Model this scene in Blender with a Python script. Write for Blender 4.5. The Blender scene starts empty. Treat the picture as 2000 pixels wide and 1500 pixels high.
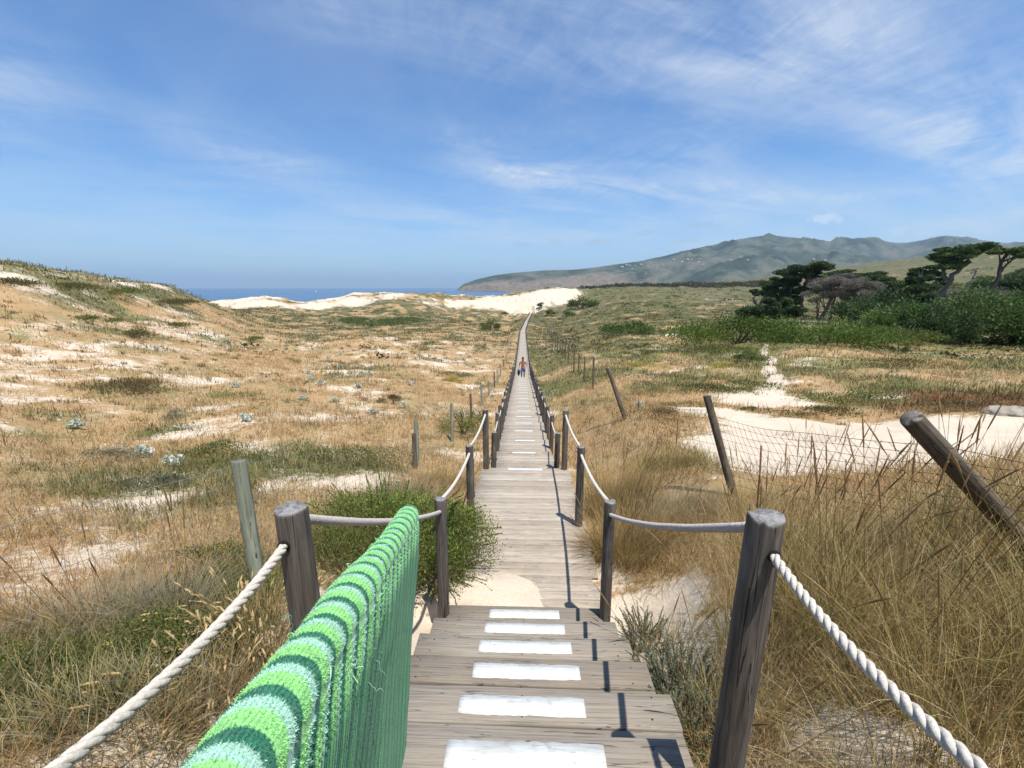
import bpy, math, random
import numpy as np
from mathutils import Vector, Matrix

random.seed(7)
rng = np.random.default_rng(11)
R = math.radians
sc = bpy.context.scene
COL = sc.collection

# ------------------------------------------------------------------ helpers
def setp(o, label=None, cat=None, group=None, kind=None):
    if label: o['label'] = label
    if cat: o['category'] = cat
    if group: o['group'] = group
    if kind: o['kind'] = kind
    return o

def empty(name, loc, label=None, cat=None, group=None, kind=None):
    o = bpy.data.objects.new(name, None)
    o.empty_display_size = 0.2
    o.location = loc
    COL.objects.link(o)
    return setp(o, label, cat, group, kind)

def link(name, me, parent=None, loc=(0, 0, 0)):
    o = bpy.data.objects.new(name, me)
    o.location = loc
    COL.objects.link(o)
    if parent is not None:
        o.parent = parent
    return o

class MB:
    """collects geometry, builds ONE mesh object"""
    def __init__(s):
        s.v = []; s.f = []; s.m = []; s.c = []; s.n = 0
    def add(s, V, F, mi=0, col=None):
        V = np.asarray(V, dtype=np.float64).reshape(-1, 3)
        F = np.asarray(F, dtype=np.int64)
        if len(V) == 0 or len(F) == 0: return
        s.v.append(V)
        s.f.append(F + s.n)
        s.m.append(np.full(len(F), mi, dtype=np.int32))
        if col is None: col = (0.5, 0.5, 0.5)
        c = np.asarray(col, dtype=np.float32)
        if c.ndim == 1: c = np.repeat(c[None, :3], len(V), 0)
        s.c.append(c)
        s.n += len(V)
    def mesh(s, name, mats, smooth=False):
        V = np.concatenate(s.v)
        me = bpy.data.meshes.new(name)
        me.vertices.add(len(V))
        me.vertices.foreach_set('co', V.astype(np.float32).ravel())
        tot = np.concatenate([np.full(len(f), f.shape[1], dtype=np.int32) for f in s.f])
        idx = np.concatenate([f.ravel() for f in s.f]).astype(np.int32)
        start = np.concatenate([[0], np.cumsum(tot)[:-1]]).astype(np.int32)
        me.loops.add(len(idx))
        me.loops.foreach_set('vertex_index', idx)
        me.polygons.add(len(tot))
        me.polygons.foreach_set('loop_start', start)
        me.polygons.foreach_set('loop_total', tot)
        me.polygons.foreach_set('material_index', np.concatenate(s.m))
        if smooth:
            me.polygons.foreach_set('use_smooth', np.ones(len(tot), dtype=bool))
        C = np.concatenate(s.c)
        ca = me.color_attributes.new('Col', 'FLOAT_COLOR', 'POINT')
        rgba = np.ones((len(V), 4), dtype=np.float32); rgba[:, :3] = C
        ca.data.foreach_set('color', rgba.ravel())
        for m in (mats if isinstance(mats, (list, tuple)) else [mats]):
            me.materials.append(m)
        me.update(calc_edges=True)
        me.validate()
        return me
    def obj(s, name, mats, parent=None, loc=(0, 0, 0), smooth=False):
        return link(name, s.mesh(name, mats, smooth), parent, loc)

def tube(path, rad, sides=8, caps=True):
    P = np.asarray(path, float); n = len(P)
    r = np.full(n, rad) if np.isscalar(rad) else np.asarray(rad, float)
    T = np.gradient(P, axis=0); T /= np.linalg.norm(T, axis=1)[:, None] + 1e-9
    up = np.array([0, 0, 1.0]) if abs(T[0, 2]) < .9 else np.array([1.0, 0, 0])
    N = np.zeros_like(P); prev = up
    for i in range(n):
        v = prev - T[i] * prev.dot(T[i]); v /= np.linalg.norm(v) + 1e-9
        N[i] = v; prev = v
    B = np.cross(T, N)
    a = np.linspace(0, 2 * math.pi, sides, endpoint=False)
    V = P[:, None, :] + r[:, None, None] * (np.cos(a)[None, :, None] * N[:, None, :] + np.sin(a)[None, :, None] * B[:, None, :])
    V = V.reshape(-1, 3)
    i, j = np.meshgrid(np.arange(n - 1), np.arange(sides), indexing='ij')
    q = np.stack([i * sides + j, i * sides + (j + 1) % sides, (i + 1) * sides + (j + 1) % sides, (i + 1) * sides + j], -1).reshape(-1, 4)
    if caps:
        V = np.vstack([V, P[0], P[-1]])
        c0, c1 = len(V) - 2, len(V) - 1
        k = np.arange(sides); k2 = (k + 1) % sides
        t = np.vstack([np.stack([np.full(sides, c0), k2, k, k], -1)[:, :3],
                       np.stack([np.full(sides, c1), (n - 1) * sides + k, (n - 1) * sides + k2], -1)])
        return V, q, t
    return V, q, None

def add_tube(mb, path, rad, sides=8, mi=0, col=None, caps=True):
    V, q, t = tube(path, rad, sides, caps)
    base = mb.n
    mb.add(V, q, mi, col)
    if t is not None:
        mb.f.append(t + base); mb.m.append(np.full(len(t), mi, dtype=np.int32))

BOXF = np.array([[0, 1, 3, 2], [4, 6, 7, 5], [0, 4, 5, 1], [2, 3, 7, 6], [0, 2, 6, 4], [1, 5, 7, 3]])
def add_box(mb, c, h, mi=0, col=None, tilt=0.0, yaw=0.0, roll=0.0):
    s = np.array([[x, y, z] for x in (-1, 1) for y in (-1, 1) for z in (-1, 1)], float) * np.array(h)
    M = np.array(Matrix.Rotation(yaw, 3, 'Z') @ Matrix.Rotation(tilt, 3, 'X') @ Matrix.Rotation(roll, 3, 'Y'))
    mb.add(s @ M.T + np.array(c), BOXF, mi, col)

def bez(pts, n):
    P = np.asarray(pts, float)
    d = np.concatenate([[0], np.cumsum(np.linalg.norm(np.diff(P, axis=0), axis=1))])
    t = np.linspace(0, d[-1], n)
    Q = np.stack([np.interp(t, d, P[:, k]) for k in range(3)], 1)
    for _ in range(3):
        if n > 4: Q[1:-1] = (Q[:-2] + 2 * Q[1:-1] + Q[2:]) / 4
    return Q

# value noise / fbm on numpy arrays
_perm = rng.permutation(4096)
_val = rng.random(4096)
def vn(x, y, seed=0):
    x = np.asarray(x, float); y = np.asarray(y, float)
    xi = np.floor(x).astype(np.int64); yi = np.floor(y).astype(np.int64)
    fx = x - xi; fy = y - yi
    fx = fx * fx * (3 - 2 * fx); fy = fy * fy * (3 - 2 * fy)
    def h(a, b): return _val[_perm[(a + _perm[(b + seed * 131) & 4095]) & 4095]]
    return (h(xi, yi) * (1 - fx) + h(xi + 1, yi) * fx) * (1 - fy) + (h(xi, yi + 1) * (1 - fx) + h(xi + 1, yi + 1) * fx) * fy
def fbm(x, y, o=4, seed=0):
    s = 0; a = .5; t = 0
    for k in range(o):
        s = s + a * (vn(x * 2 ** k + 17.3 * k, y * 2 ** k - 9.1 * k, seed + k)); t += a; a *= .5
    return s / t
def sstep(a, b, x):
    t = np.clip((x - a) / (b - a), 0, 1); return t * t * (3 - 2 * t)

# ------------------------------------------------------------------ node helper
class NT:
    def __init__(s, nt): s.nt = nt; s.N = nt.nodes; s.L = nt.links
    def n(s, t, **kw):
        nd = s.N.new(t)
        for k, v in kw.items(): setattr(nd, k, v)
        return nd
    def put(s, sock, v):
        if hasattr(v, 'links') or isinstance(v, bpy.types.NodeSocket): s.L.new(v, sock)
        else: sock.default_value = v
    def math(s, op, a, b=0.0, c=None, clamp=False):
        nd = s.n('ShaderNodeMath', operation=op, use_clamp=clamp)
        s.put(nd.inputs[0], a); s.put(nd.inputs[1], b)
        if c is not None: s.put(nd.inputs[2], c)
        return nd.outputs[0]
    def mix(s, f, a, b, blend='MIX'):
        nd = s.n('ShaderNodeMix', data_type='RGBA', blend_type=blend)
        s.put(nd.inputs[0], f)
        for i, v in ((6, a), (7, b)):
            if isinstance(v, tuple) and len(v) == 3: v = (*v, 1)
            s.put(nd.inputs[i], v)
        return nd.outputs[2]
    def noise(s, vec, scale, detail=4, rough=.55, dist=0.0, col=False):
        nd = s.n('ShaderNodeTexNoise')
        if vec is not None: s.L.new(vec, nd.inputs['Vector'])
        nd.inputs['Scale'].default_value = scale; nd.inputs['Detail'].default_value = detail
        nd.inputs['Roughness'].default_value = rough; nd.inputs['Distortion'].default_value = dist
        return nd.outputs['Color' if col else 'Fac']
    def mapr(s, v, a, b, c=0.0, d=1.0, smooth=False):
        nd = s.n('ShaderNodeMapRange')
        if smooth: nd.interpolation_type = 'SMOOTHSTEP'
        s.put(nd.inputs[0], v)
        for i, x in enumerate((a, b, c, d)): nd.inputs[1 + i].default_value = x
        return nd.outputs[0]
    def vmul(s, v, t):
        nd = s.n('ShaderNodeVectorMath', operation='MULTIPLY')
        s.L.new(v, nd.inputs[0]); nd.inputs[1].default_value = t
        return nd.outputs[0]
    def ramp(s, v, stops):
        nd = s.n('ShaderNodeValToRGB'); s.put(nd.inputs[0], v)
        el = nd.color_ramp.elements
        while len(el) < len(stops): el.new(.5)
        for e, (p, c) in zip(el, stops): e.position = p; e.color = (*c, 1)
        return nd.outputs[0]

def mat(name, rough=.8, spec=.25):
    m = bpy.data.materials.new(name); m.use_nodes = True
    t = NT(m.node_tree); p = m.node_tree.nodes['Principled BSDF']
    p.inputs['Roughness'].default_value = rough
    p.inputs['Specular IOR Level'].default_value = spec
    return m, t, p

def bump(t, p, h, strength, dist):
    b = t.n('ShaderNodeBump'); b.inputs['Strength'].default_value = strength; b.inputs['Distance'].default_value = dist
    t.put(b.inputs['Height'], h); t.L.new(b.outputs[0], p.inputs['Normal'])

# ------------------------------------------------------------------ materials
def foliage_mat(name, trans=.35, rough=.65, gain=(1, 1, 1)):
    m, t, p = mat(name, rough, .2)
    a = t.n('ShaderNodeVertexColor', layer_name='Col')
    oi = t.n('ShaderNodeObjectInfo')
    c = t.mix(1.0, a.outputs[0], (*gain, 1), 'MULTIPLY')
    t.L.new(c, p.inputs['Base Color'])
    tr = t.n('ShaderNodeBsdfTranslucent'); t.L.new(c, tr.inputs[0])
    mx = t.n('ShaderNodeMixShader'); mx.inputs[0].default_value = trans
    t.L.new(p.outputs[0], mx.inputs[1]); t.L.new(tr.outputs[0], mx.inputs[2])
    t.L.new(mx.outputs[0], t.N['Material Output'].inputs[0])
    return m
M_GRASS = foliage_mat('grass_blades', .45, .6)
M_LEAF = foliage_mat('shrub_leaves', .38, .55)
M_TREE = foliage_mat('tree_leaves', .3, .6)

def attr_mat(name, rough=.8, bumps=0, bscale=40):
    m, t, p = mat(name, rough, .2)
    a = t.n('ShaderNodeVertexColor', layer_name='Col')
    tc = t.n('ShaderNodeTexCoord')
    nz = t.noise(tc.outputs['Object'], bscale, 5, .6)
    f = t.mapr(nz, .3, .7, .75, 1.2)
    sc_ = t.n('ShaderNodeVectorMath', operation='SCALE'); t.L.new(a.outputs[0], sc_.inputs[0]); t.L.new(f, sc_.inputs['Scale'])
    t.L.new(sc_.outputs[0], p.inputs['Base Color'])
    if bumps: bump(t, p, nz, bumps, .01)
    return m
M_BARK = attr_mat('bark', .9, .6, 12)
M_SKIN = attr_mat('body', .6, 0, 20)
M_CLOTH = attr_mat('cloth', .9, .2, 60)
M_WALL = attr_mat('rough_wall', .9, .3, 4)

def wood_plank_mat(name='weathered_planks', g_=1.04, dust=.4):
    m, t, p = mat(name, .8, .25)
    g = t.n('ShaderNodeNewGeometry')
    isl = g.outputs['Random Per Island']
    tc = t.n('ShaderNodeTexCoord')
    add = t.n('ShaderNodeVectorMath', operation='ADD'); t.L.new(tc.outputs['Object'], add.inputs[0])
    cmb = t.n('ShaderNodeCombineXYZ'); t.L.new(t.math('MULTIPLY', isl, 40.0), cmb.inputs[0]); t.L.new(t.math('MULTIPLY', isl, 17.0), cmb.inputs[2])
    t.L.new(cmb.outputs[0], add.inputs[1])
    v = add.outputs[0]
    grain = t.noise(t.vmul(v, (2.2, 95, 60)), 1.0, 6, .65, .4)
    fine = t.noise(t.vmul(v, (9, 320, 200)), 1.0, 3, .6)
    blot = t.noise(v, 3.2, 5, .6)
    base = t.ramp(isl, [(0, (.28, .235, .19)), (.35, (.36, .31, .255)), (.7, (.43, .385, .325)), (1, (.31, .265, .215))])
    c = t.mix(t.mapr(grain, .42, .7, 0, .75), base, (.13, .105, .08))
    c = t.mix(t.mapr(fine, .5, .75, 0, .4), c, (.55, .5, .43))
    c = t.mix(t.mapr(blot, .45, .7, 0, .5), c, (.4, .33, .25))
    # cracks running along the plank
    cr = t.noise(t.vmul(v, (.8, 26, 1)), 1.0, 3, .5, .3)
    crk = t.math('LESS_THAN', t.math('ABSOLUTE', t.math('SUBTRACT', cr, .52)), .006)
    c = t.mix(t.math('MULTIPLY', crk, .7), c, (.07, .055, .045))
    sand = t.mapr(t.noise(tc.outputs['Object'], 2.3, 6, .7), .56, .7, 0, dust)
    c = t.mix(sand, c, (.52, .44, .34))
    c = t.mix(1.0, c, (g_, g_ * .985, g_ * .955), 'MULTIPLY')
    t.L.new(c, p.inputs['Base Color'])
    bump(t, p, t.math('SUBTRACT', grain, t.math('MULTIPLY', crk, .8)), .5, .004)
    return m
M_PLANK = wood_plank_mat()
M_STEP = wood_plank_mat('step_boards', .66, .2)

def post_mat(name, dark, light, top):
    m, t, p = mat(name, .8, .25)
    g = t.n('ShaderNodeNewGeometry'); tc = t.n('ShaderNodeTexCoord')
    oi = t.n('ShaderNodeObjectInfo')
    add = t.n('ShaderNodeVectorMath', operation='ADD'); t.L.new(tc.outputs['Object'], add.inputs[0])
    cmb = t.n('ShaderNodeCombineXYZ')
    t.L.new(t.math('MULTIPLY', oi.outputs['Random'], 30.0), cmb.inputs[0]); t.L.new(t.math('MULTIPLY', oi.outputs['Random'], 11.0), cmb.inputs[2])
    t.L.new(cmb.outputs[0], add.inputs[1]); v = add.outputs[0]
    grain = t.noise(t.vmul(v, (55, 55, 3.0)), 1.0, 6, .65, .5)
    blot = t.noise(t.vmul(v, (9, 9, 2.2)), 1.0, 5, .6)
    c = t.mix(t.mapr(grain, .35, .7), dark, light)
    c = t.mix(t.mapr(blot, .5, .72, 0, .55), c, tuple(x * 1.5 + .03 for x in light))
    cr = t.noise(t.vmul(v, (34, 34, .8)), 1.0, 2, .5, .2)
    crk = t.math('LESS_THAN', t.math('ABSOLUTE', t.math('SUBTRACT', cr, .6)), .011)
    c = t.mix(t.math('MULTIPLY', crk, .85), c, (.018, .015, .013))
    # end grain on faces that look up
    sx = t.n('ShaderNodeSeparateXYZ'); t.L.new(g.outputs['True Normal'], sx.inputs[0])
    up = t.mapr(sx.outputs[2], .5, .8)
    eg = t.noise(v, 45, 5, .7)
    tcol = t.mix(t.mapr(eg, .4, .62), top, tuple(x * .45 for x in top))
    c = t.mix(up, c, tcol)
    t.L.new(c, p.inputs['Base Color'])
    bump(t, p, t.math('SUBTRACT', grain, crk), .7, .006)
    return m
M_POST = post_mat('grey_post_wood', (.062, .053, .044), (.165, .142, .118), (.27, .26, .25))
M_FPOST = post_mat('brown_fence_post', (.055, .042, .028), (.15, .12, .085), (.26, .24, .21))
M_GPOST = post_mat('greenish_fence_post', (.13, .14, .10), (.25, .26, .19), (.20, .19, .17))

def simple(name, col, rough=.8, var=.25, scale=30, spec=.25, bmp=0):
    m, t, p = mat(name, rough, spec)
    tc = t.n('ShaderNodeTexCoord')
    nz = t.noise(tc.outputs['Object'], scale, 5, .6)
    c = t.mix(t.mapr(nz, .3, .7), tuple(x * (1 - var) for x in col), tuple(min(1, x * (1 + var)) for x in col))
    t.L.new(c, p.inputs['Base Color'])
    if bmp: bump(t, p, nz, bmp, .005)
    return m
M_ROPE = simple('pale_rope', (.52, .475, .41), .85, .25, 140, .2, .4)
M_ROPEG = simple('grey_rope', (.44, .39, .35), .8, .2, 90, .25, .3)
M_HOLE_SHADE = simple('hole_shade_black', (.012, .01, .009), .95)
M_NAIL = simple('rusty_nail', (.035, .028, .024), .7)
M_WIRE = simple('rusty_wire', (.055, .042, .034), .75, .4, 40)
M_WIREG = simple('galvanised_wire', (.30, .29, .26), .5, .3, 20)
M_WIREG.node_tree.nodes['Principled BSDF'].inputs['Metallic'].default_value = .4

def paint_mat():
    m, t, p = mat('white_paint', .6, .3)
    tc = t.n('ShaderNodeTexCoord')
    nz = t.noise(t.vmul(tc.outputs['Object'], (5, 60, 5)), 1.0, 6, .7)
    n2 = t.noise(tc.outputs['Object'], 25, 5, .6)
    c = t.mix(t.mapr(nz, .45, .68, 0, .75), (.60, .62, .595), (.38, .35, .30))
    c = t.mix(t.mapr(n2, .58, .66, 0, .6), c, (.42, .38, .33))
    n3 = t.noise(t.vmul(tc.outputs['Object'], (7, 110, 7)), 1.0, 5, .65, .3)
    c = t.mix(t.mapr(n3, .62, .68, 0, .8), c, (.26, .22, .175))
    t.L.new(c, p.inputs['Base Color']); bump(t, p, nz, .3, .003)
    return m
M_PAINT = paint_mat()

SKYTINT = (.78, 1.15, 1.50, 1); SKYS = .076; EXPO = .53
LOWCOL = (5.2, 6.8, 8.8); CLOUDCOL = (6.9, 7.6, 8.5)
SEA1 = (.02, .07, .15); SEA2 = (.03, .09, .18)
HAZECOL = (.60, .80, 1.0, 1); HAZED = 7.5e-5

# ------------------------------------------------------------------ camera
FPX, PITCH, YAW = 830.0, math.atan(188 / 830.0), math.atan(.0329)
cam_d = bpy.data.cameras.new('camera'); cam = bpy.data.objects.new('camera', cam_d); COL.objects.link(cam)
cam_d.sensor_width = 36; cam_d.lens = 36 * FPX / 2000
cam_d.clip_start = .05; cam_d.clip_end = 120000
cam.rotation_euler = (math.pi / 2 - PITCH, 0, YAW)
sc.camera = cam

# ------------------------------------------------------------------ light
SUN = Vector((.30, -.42, 1.5)).normalized()
sd = bpy.data.lights.new('sun', 'SUN'); sd.energy = 4.6; sd.angle = R(.5); sd.color = (1, .955, .88)
so = bpy.data.objects.new('sun', sd); COL.objects.link(so)
so.rotation_euler = SUN.to_track_quat('Z', 'Y').to_euler()
so.location = (20, -30, 100)

w = bpy.data.worlds.new('World'); sc.world = w; w.use_nodes = True
t = NT(w.node_tree); bg = t.N['Background']
sky = t.n('ShaderNodeTexSky', sky_type='NISHITA'); sky.sun_disc = False
sky.sun_elevation = math.asin(SUN.z); sky.sun_rotation = math.atan2(SUN.x, SUN.y)
sky.air_density = 1.0; sky.dust_density = .6; sky.ozone_density = 2.2; sky.altitude = 0
tc = t.n('ShaderNodeTexCoord'); d = tc.outputs['Generated']
sx = t.n('ShaderNodeSeparateXYZ'); t.L.new(d, sx.inputs[0]); dx, dy, dz = sx.outputs
az = t.math('ARCTAN2', dx, dy)
el = t.math('ARCSINE', dz)
zz = t.math('ADD', t.math('MAXIMUM', dz, 0.0), .12)
cp = t.n('ShaderNodeCombineXYZ'); t.L.new(t.math('DIVIDE', dx, zz), cp.inputs[0]); t.L.new(t.math('DIVIDE', dy, zz), cp.inputs[1])
# ice cloud: streaks that run nearly across, with a cross ripple
vr = t.n('ShaderNodeVectorRotate'); vr.rotation_type = 'Z_AXIS'; vr.inputs['Angle'].default_value = R(-24); t.L.new(cp.outputs[0], vr.inputs['Vector'])
ci = t.noise(t.vmul(vr.outputs[0], (.75, 2.0, 1)), 1.15, 9, .62, .7)
ci2 = t.noise(t.vmul(vr.outputs[0], (4.2, 1.5, 1)), 2.6, 7, .68, 1.0)
big = t.noise(cp.outputs[0], .45, 4, .5, .3)
cov = None
def blob(a0, e0, su, sv, k, rot=0.0):
    global cov
    da = t.math('MULTIPLY', t.math('SUBTRACT', az, a0), 57.2958); de = t.math('MULTIPLY', t.math('SUBTRACT', el, e0), 57.2958)
    cr_, sr_ = math.cos(R(rot)), math.sin(R(rot))
    p = t.math('ADD', t.math('MULTIPLY', da, cr_ / su), t.math('MULTIPLY', de, sr_ / su))
    q = t.math('ADD', t.math('MULTIPLY', da, -sr_ / sv), t.math('MULTIPLY', de, cr_ / sv))
    g = t.math('MULTIPLY', t.math('EXPONENT', t.math('MULTIPLY', t.math('ADD', t.math('MULTIPLY', p, p), t.math('MULTIPLY', q, q)), -1.0)), k)
    cov = g if cov is None else t.math('ADD', cov, g)
blob(0.3801, 0.426, 19, 6.0, .52, -7)
blob(0.5879, 0.3606, 11, 5, .40, -22)
blob(-0.0848, 0.4703, 15, 4, .36, -4)
blob(-0.3786, 0.4767, 10, 3, .3, 0)
blob(0.2396, 0.204, 15, 1.5, .55, -6)
blob(-0.0218, 0.2312, 7, 1.6, .42, -2)
blob(0.3162, 0.2494, 5, 1.4, .4, -6)
blob(-0.1094, 0.2917, 6, 2.2, .26, -3)
blob(0.4969, 0.157, 9, 2.0, .42, -6)
blob(0.7225, 0.2158, 6, 3.2, .62, -24)
blob(0.7823, 0.1771, 6, 6, .5, 0)
blob(-0.5193, 0.2394, 9, 2.2, .5, -8)
blob(0.0767, 0.2725, 20, 3.5, .22, -4)
blob(-0.8437, 0.2828, 5, 3.2, .42, 10)
blob(-0.7897, 0.1731, 14, 1.8, .16, 0)
blob(-0.2351, 0.132, 26, 3.0, .34, 0)
blob(-0.7097, 0.0801, 20, 3, .2, 0)
blob(0.4848, 0.1172, 30, 4.0, .34, 0)
tex = t.math('ADD', t.math('MULTIPLY', t.mapr(ci, .34, .74), .95), t.math('MULTIPLY', t.mapr(ci2, .35, .75), .28))
tex = t.math('MULTIPLY', tex, t.mapr(big, .3, .6, .55, 1.15))
cl = t.math('MULTIPLY', cov, t.math('POWER', tex, 1.35))
cl = t.math('MULTIPLY', cl, 1.35)
veil = t.math('MULTIPLY', t.mapr(t.noise(vr.outputs[0], .8, 6, .6, .5), .44, .75), .2)
cl = t.math('ADD', cl, veil)
# the small cumulus over the ridge and the grey shreds above the headland
def puff(a0, e0, su, sv, scale, thr, seedoff):
    da = t.math('MULTIPLY', t.math('SUBTRACT', az, a0), 57.2958 / su); de = t.math('MULTIPLY', t.math('SUBTRACT', el, e0), 57.2958 / sv)
    r2 = t.math('SQRT', t.math('ADD', t.math('MULTIPLY', da, da), t.math('MULTIPLY', de, de)))
    nz = t.noise(t.vmul(d, (1, 1, 1.6)), scale, 6, .6)
    return t.mapr(t.math('ADD', r2, t.math('MULTIPLY', t.math('SUBTRACT', nz, .5), 2.2)), thr, thr - .8, 0, 1, True)
pf = puff(0.5744, 0.1213, 1.9, .75, 60, 1.0, 0)
for a_ in ((0.6756, 0.0928, 1.3, .6), (0.7111, 0.0876, 1.3, .6), (0.5982, 0.1528, 3.2, .7)):
    pf = t.math('MAXIMUM', pf, t.math('MULTIPLY', puff(a_[0], a_[1], a_[2], a_[3], 55, .9, 0), .45))
shr = None
for a_ in ((0.07, 0.1021, 1.5, .5), (0.16, 0.0965, 2.4, .55), (0.2561, 0.1139, 1.9, .5), (0.3659, 0.1242, 3.0, .6), (-0.0099, 0.095, 2.2, .4), (0.3391, 0.0956, 2, .4)):
    x_ = puff(a_[0], a_[1], a_[2], a_[3], 50, .95, 0)
    shr = x_ if shr is None else t.math('MAXIMUM', shr, x_)
low = t.math('MULTIPLY', t.mapr(el, R(13), R(0), 0, 1, True), t.mapr(az, R(-12), R(35), .5, .8, True))
col = t.mix(1.0, sky.outputs[0], SKYTINT, 'MULTIPLY')
col = t.mix(t.math('MULTIPLY', low, .78), col, LOWCOL)
col = t.mix(t.math('MINIMUM', cl, .88), col, CLOUDCOL)
col = t.mix(t.math('MULTIPLY', pf, .62), col, tuple(x * 1.04 for x in CLOUDCOL))
col = t.mix(t.math('MULTIPLY', shr, .26), col, tuple(x * .55 for x in CLOUDCOL))
t.L.new(col, bg.inputs['Color']); bg.inputs['Strength'].default_value = SKYS

sc.view_settings.view_transform = 'Standard'; sc.view_settings.look = 'None'
sc.view_settings.gamma = 1; sc.view_settings.exposure = EXPO
sc.view_settings.use_curve_mapping = False
sc.cycles.max_bounces = 6; sc.cycles.diffuse_bounces = 3; sc.cycles.transparent_max_bounces = 8; sc.cycles.volume_bounces = 0
sc.cycles.transmission_bounces = 2; sc.cycles.glossy_bounces = 2
sc.cycles.caustics_reflective = False; sc.cycles.caustics_refractive = False

# ------------------------------------------------------------------ the walk's long profile
STEP0, DSTEP0, TREAD, RISE = 1.53, 2.11, .445, .235
D_Y = np.array([-8, -3, 1.53, 3.755, 3.98, 5.95, 8.5, 8.51, 34.5, 60, 100, 160, 225, 400])
D_Z = np.array([2.6, .4, -2.11, -3.285, -3.5, -3.58, -3.77, -3.95, -7.24, -8.55, -10.1, -11.7, -12.9, -13.2])
def deck_z(y): return np.interp(y, D_Y, D_Z)
def deck_x(y): return np.interp(y, [-9, 8.5, 35, 100, 150, 225], [0, 0, -.28, -.75, .3, 2.7])

CTRL = [
 (-1.906,1.14,-1.708), (-2.46,3.32,-2.649), (-4.004,2.998,-2.487), (-7.654,5.468,-2.827), (-8.587,8.646,-3.606), (-11.604,10.118,-3.464), (-8.581,12.178,-3.865),
 (-8.498,18.109,-4.867), (-5.315,18.646,-5.224), (-16.962,31.908,-6.127), (-34.757,48.846,-5.758), (-23.646,59.209,-6.909), (-24.558,20.953,-3.567), (-33.409,26.183,-1.84), (-36.989,34.242,-1.974), (-43.075,45.186,-2.595),
 (-34.028,23.003,-2.2), (-9.577,5.3,-2.383), (-51.587,29.095,0.071), (-57.588,35.632,2.623),
 (-48.296,38.971,2.429), (-51.305,43.978,2.327), (-54.181,48.943,2.015), (-56.131,53.983,1.904), (-59.47,59.852,1.128), (-62.892,67.854,0.719), (-67.242,79.901,0.188), (-70.661,91.493,-2.486), (-79.997,113.998,-5.946),
 (-76.758,61.36,1.239), (-89.867,84.244,0.0), (-109.548,123.7,-4.113), (-156.411,137.434,-4.606), (-118.292,78.009,-0.752),
 (-77.634,133.783,-9.518), (-57.16,88.58,-8.249), (-50.122,149.438,-12.338), (-105.55,214.688,-10.611), (-18.414,120.008,-10.998),
 (-145.071,203.132,-10.599), (-179.972,249.019,-6.757), (-168.225,254.708,-5.993), (-155.947,255.248,-5.393), (-147.595,262.252,-7.389), (-139.694,262.093,-9.236), (-132.596,270.973,-7.297), (-113.94,282.828,-2.961), (-98.815,288.444,-3.014), (-79.596,294.193,-3.067), (-60.663,304.971,-3.525),
 (-49.28,325.384,-5.64), (-26.975,336.249,-6.204), (-6.738,319.107,-3.3), (7.956,307.788,-1.058), (22.403,308.343,-0.705), (35.055,308.52,-1.763), (36.469,276.535,-7.297),
 (-92.755,236.154,-8.284), (-40.0,226.513,-13.219), (-7.38,224.312,-14.087), (17.623,239.285,-10.493), (24.653,203.325,-11.751),
 (-287.903,396.835,-17.861), (-206.002,398.997,-20.211), (-115.178,423.056,-17.767), (-40.274,436.371,-15.158), (16.638,439.617,-9.095), (-552.707,1410.601,-32.901), (-150.04,1629.239,-31.961),
 (36.615,235.444,-7.567), (76.301,494.808,-0.564), (138.996,538.449,1.833), (217.107,582.534,3.948), (304.849,626.999,6.345), (183.026,1032.174,1.175), (363.616,1039.181,5.875),
 (26.914,83.305,-7.516), (18.286,89.052,-8.066), (34.229,168.728,-7.368), (52.459,164.249,-7.144), (112.027,258.959,-5.288), (31.298,56.311,-5.041), (49.94,72.262,-5.264), (52.2,62.184,-4.794),
 (49.854,44.459,-5.71), (43.594,45.308,-5.584), (32.589,31.735,-5.027), (14.244,25.064,-4.641), (8.668,16.829,-3.955), (8.278,10.008,-3.212), (13.345,11.538,-3.081), (7.897,6.624,-2.701),
 (5.927,17.712,-4.188), (5.926,36.793,-6.0), (2.429,15.769,-4.559), (2.796,2.082,-2.081), (1.393,1.625,-2.087), (1.661,4.468,-3.161), (3.12,5.99,-2.993), (3.019,12.126,-3.968),
 (3.535,21.526,-5.119), (3.555,25.146,-5.445), (3.663,39.17,-6.498), (3.642,2.889,-1.814), (5.657,3.93,-1.589), (38.323,25.989,-4.054), (82.644,52.842,-5.17),
 (511.359,945.394,23.266), (727.92,958.271,48.647), (789.76,910.662,55.933), (839.553,862.817,63.923), (935.788,868.966,77.083), (1128.371,877.858,88.364), (289.283,440.613,0.987), (365.072,445.344,10.857), (419.895,427.791,15.981), (444.639,408.513,17.861),
 (145.693,188.35,-4.865), (178.525,179.686,-2.597), (219.445,181.711,0.4), (108.037,197.056,-6.251), (816.244,1571.276,24.676), (1213.357,1592.33,59.928), (1754.931,1619.336,100.467),
 (-2.261,8.103,-3.754), (-2.251,12.217,-4.613), (-2.236,16.668,-5.346), (-2.323,26.091,-6.758),
 (0,-3,.25), (-4,-3,-.6), (4,-3,-.5), (0,-10,3), (-20,-10,.5), (20,-10,.5), (-100,-50,2), (100,-50,2), (0,-120,4), (-60,10,1.0),
 (0,-2000,10), (-2000,0,-30), (2000,0,40), (-2000,2000,-32), (-900,500,-30), (2000,2000,60), (-400,300,-28), (-200,60,-6), (-4000,0,-40), (0,-4000,10), (4000,0,60),
]
CTRL = np.array(CTRL, float)
def warp(x, y):
    r = np.hypot(x, y); k = np.log1p(r / 2.5) / np.maximum(r, 1e-6)
    return np.stack([x * k, y * k], -1)
_q = warp(CTRL[:, 0], CTRL[:, 1])
_K = np.linalg.norm(_q[:, None] - _q[None], axis=-1); n_ = len(_q)
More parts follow.
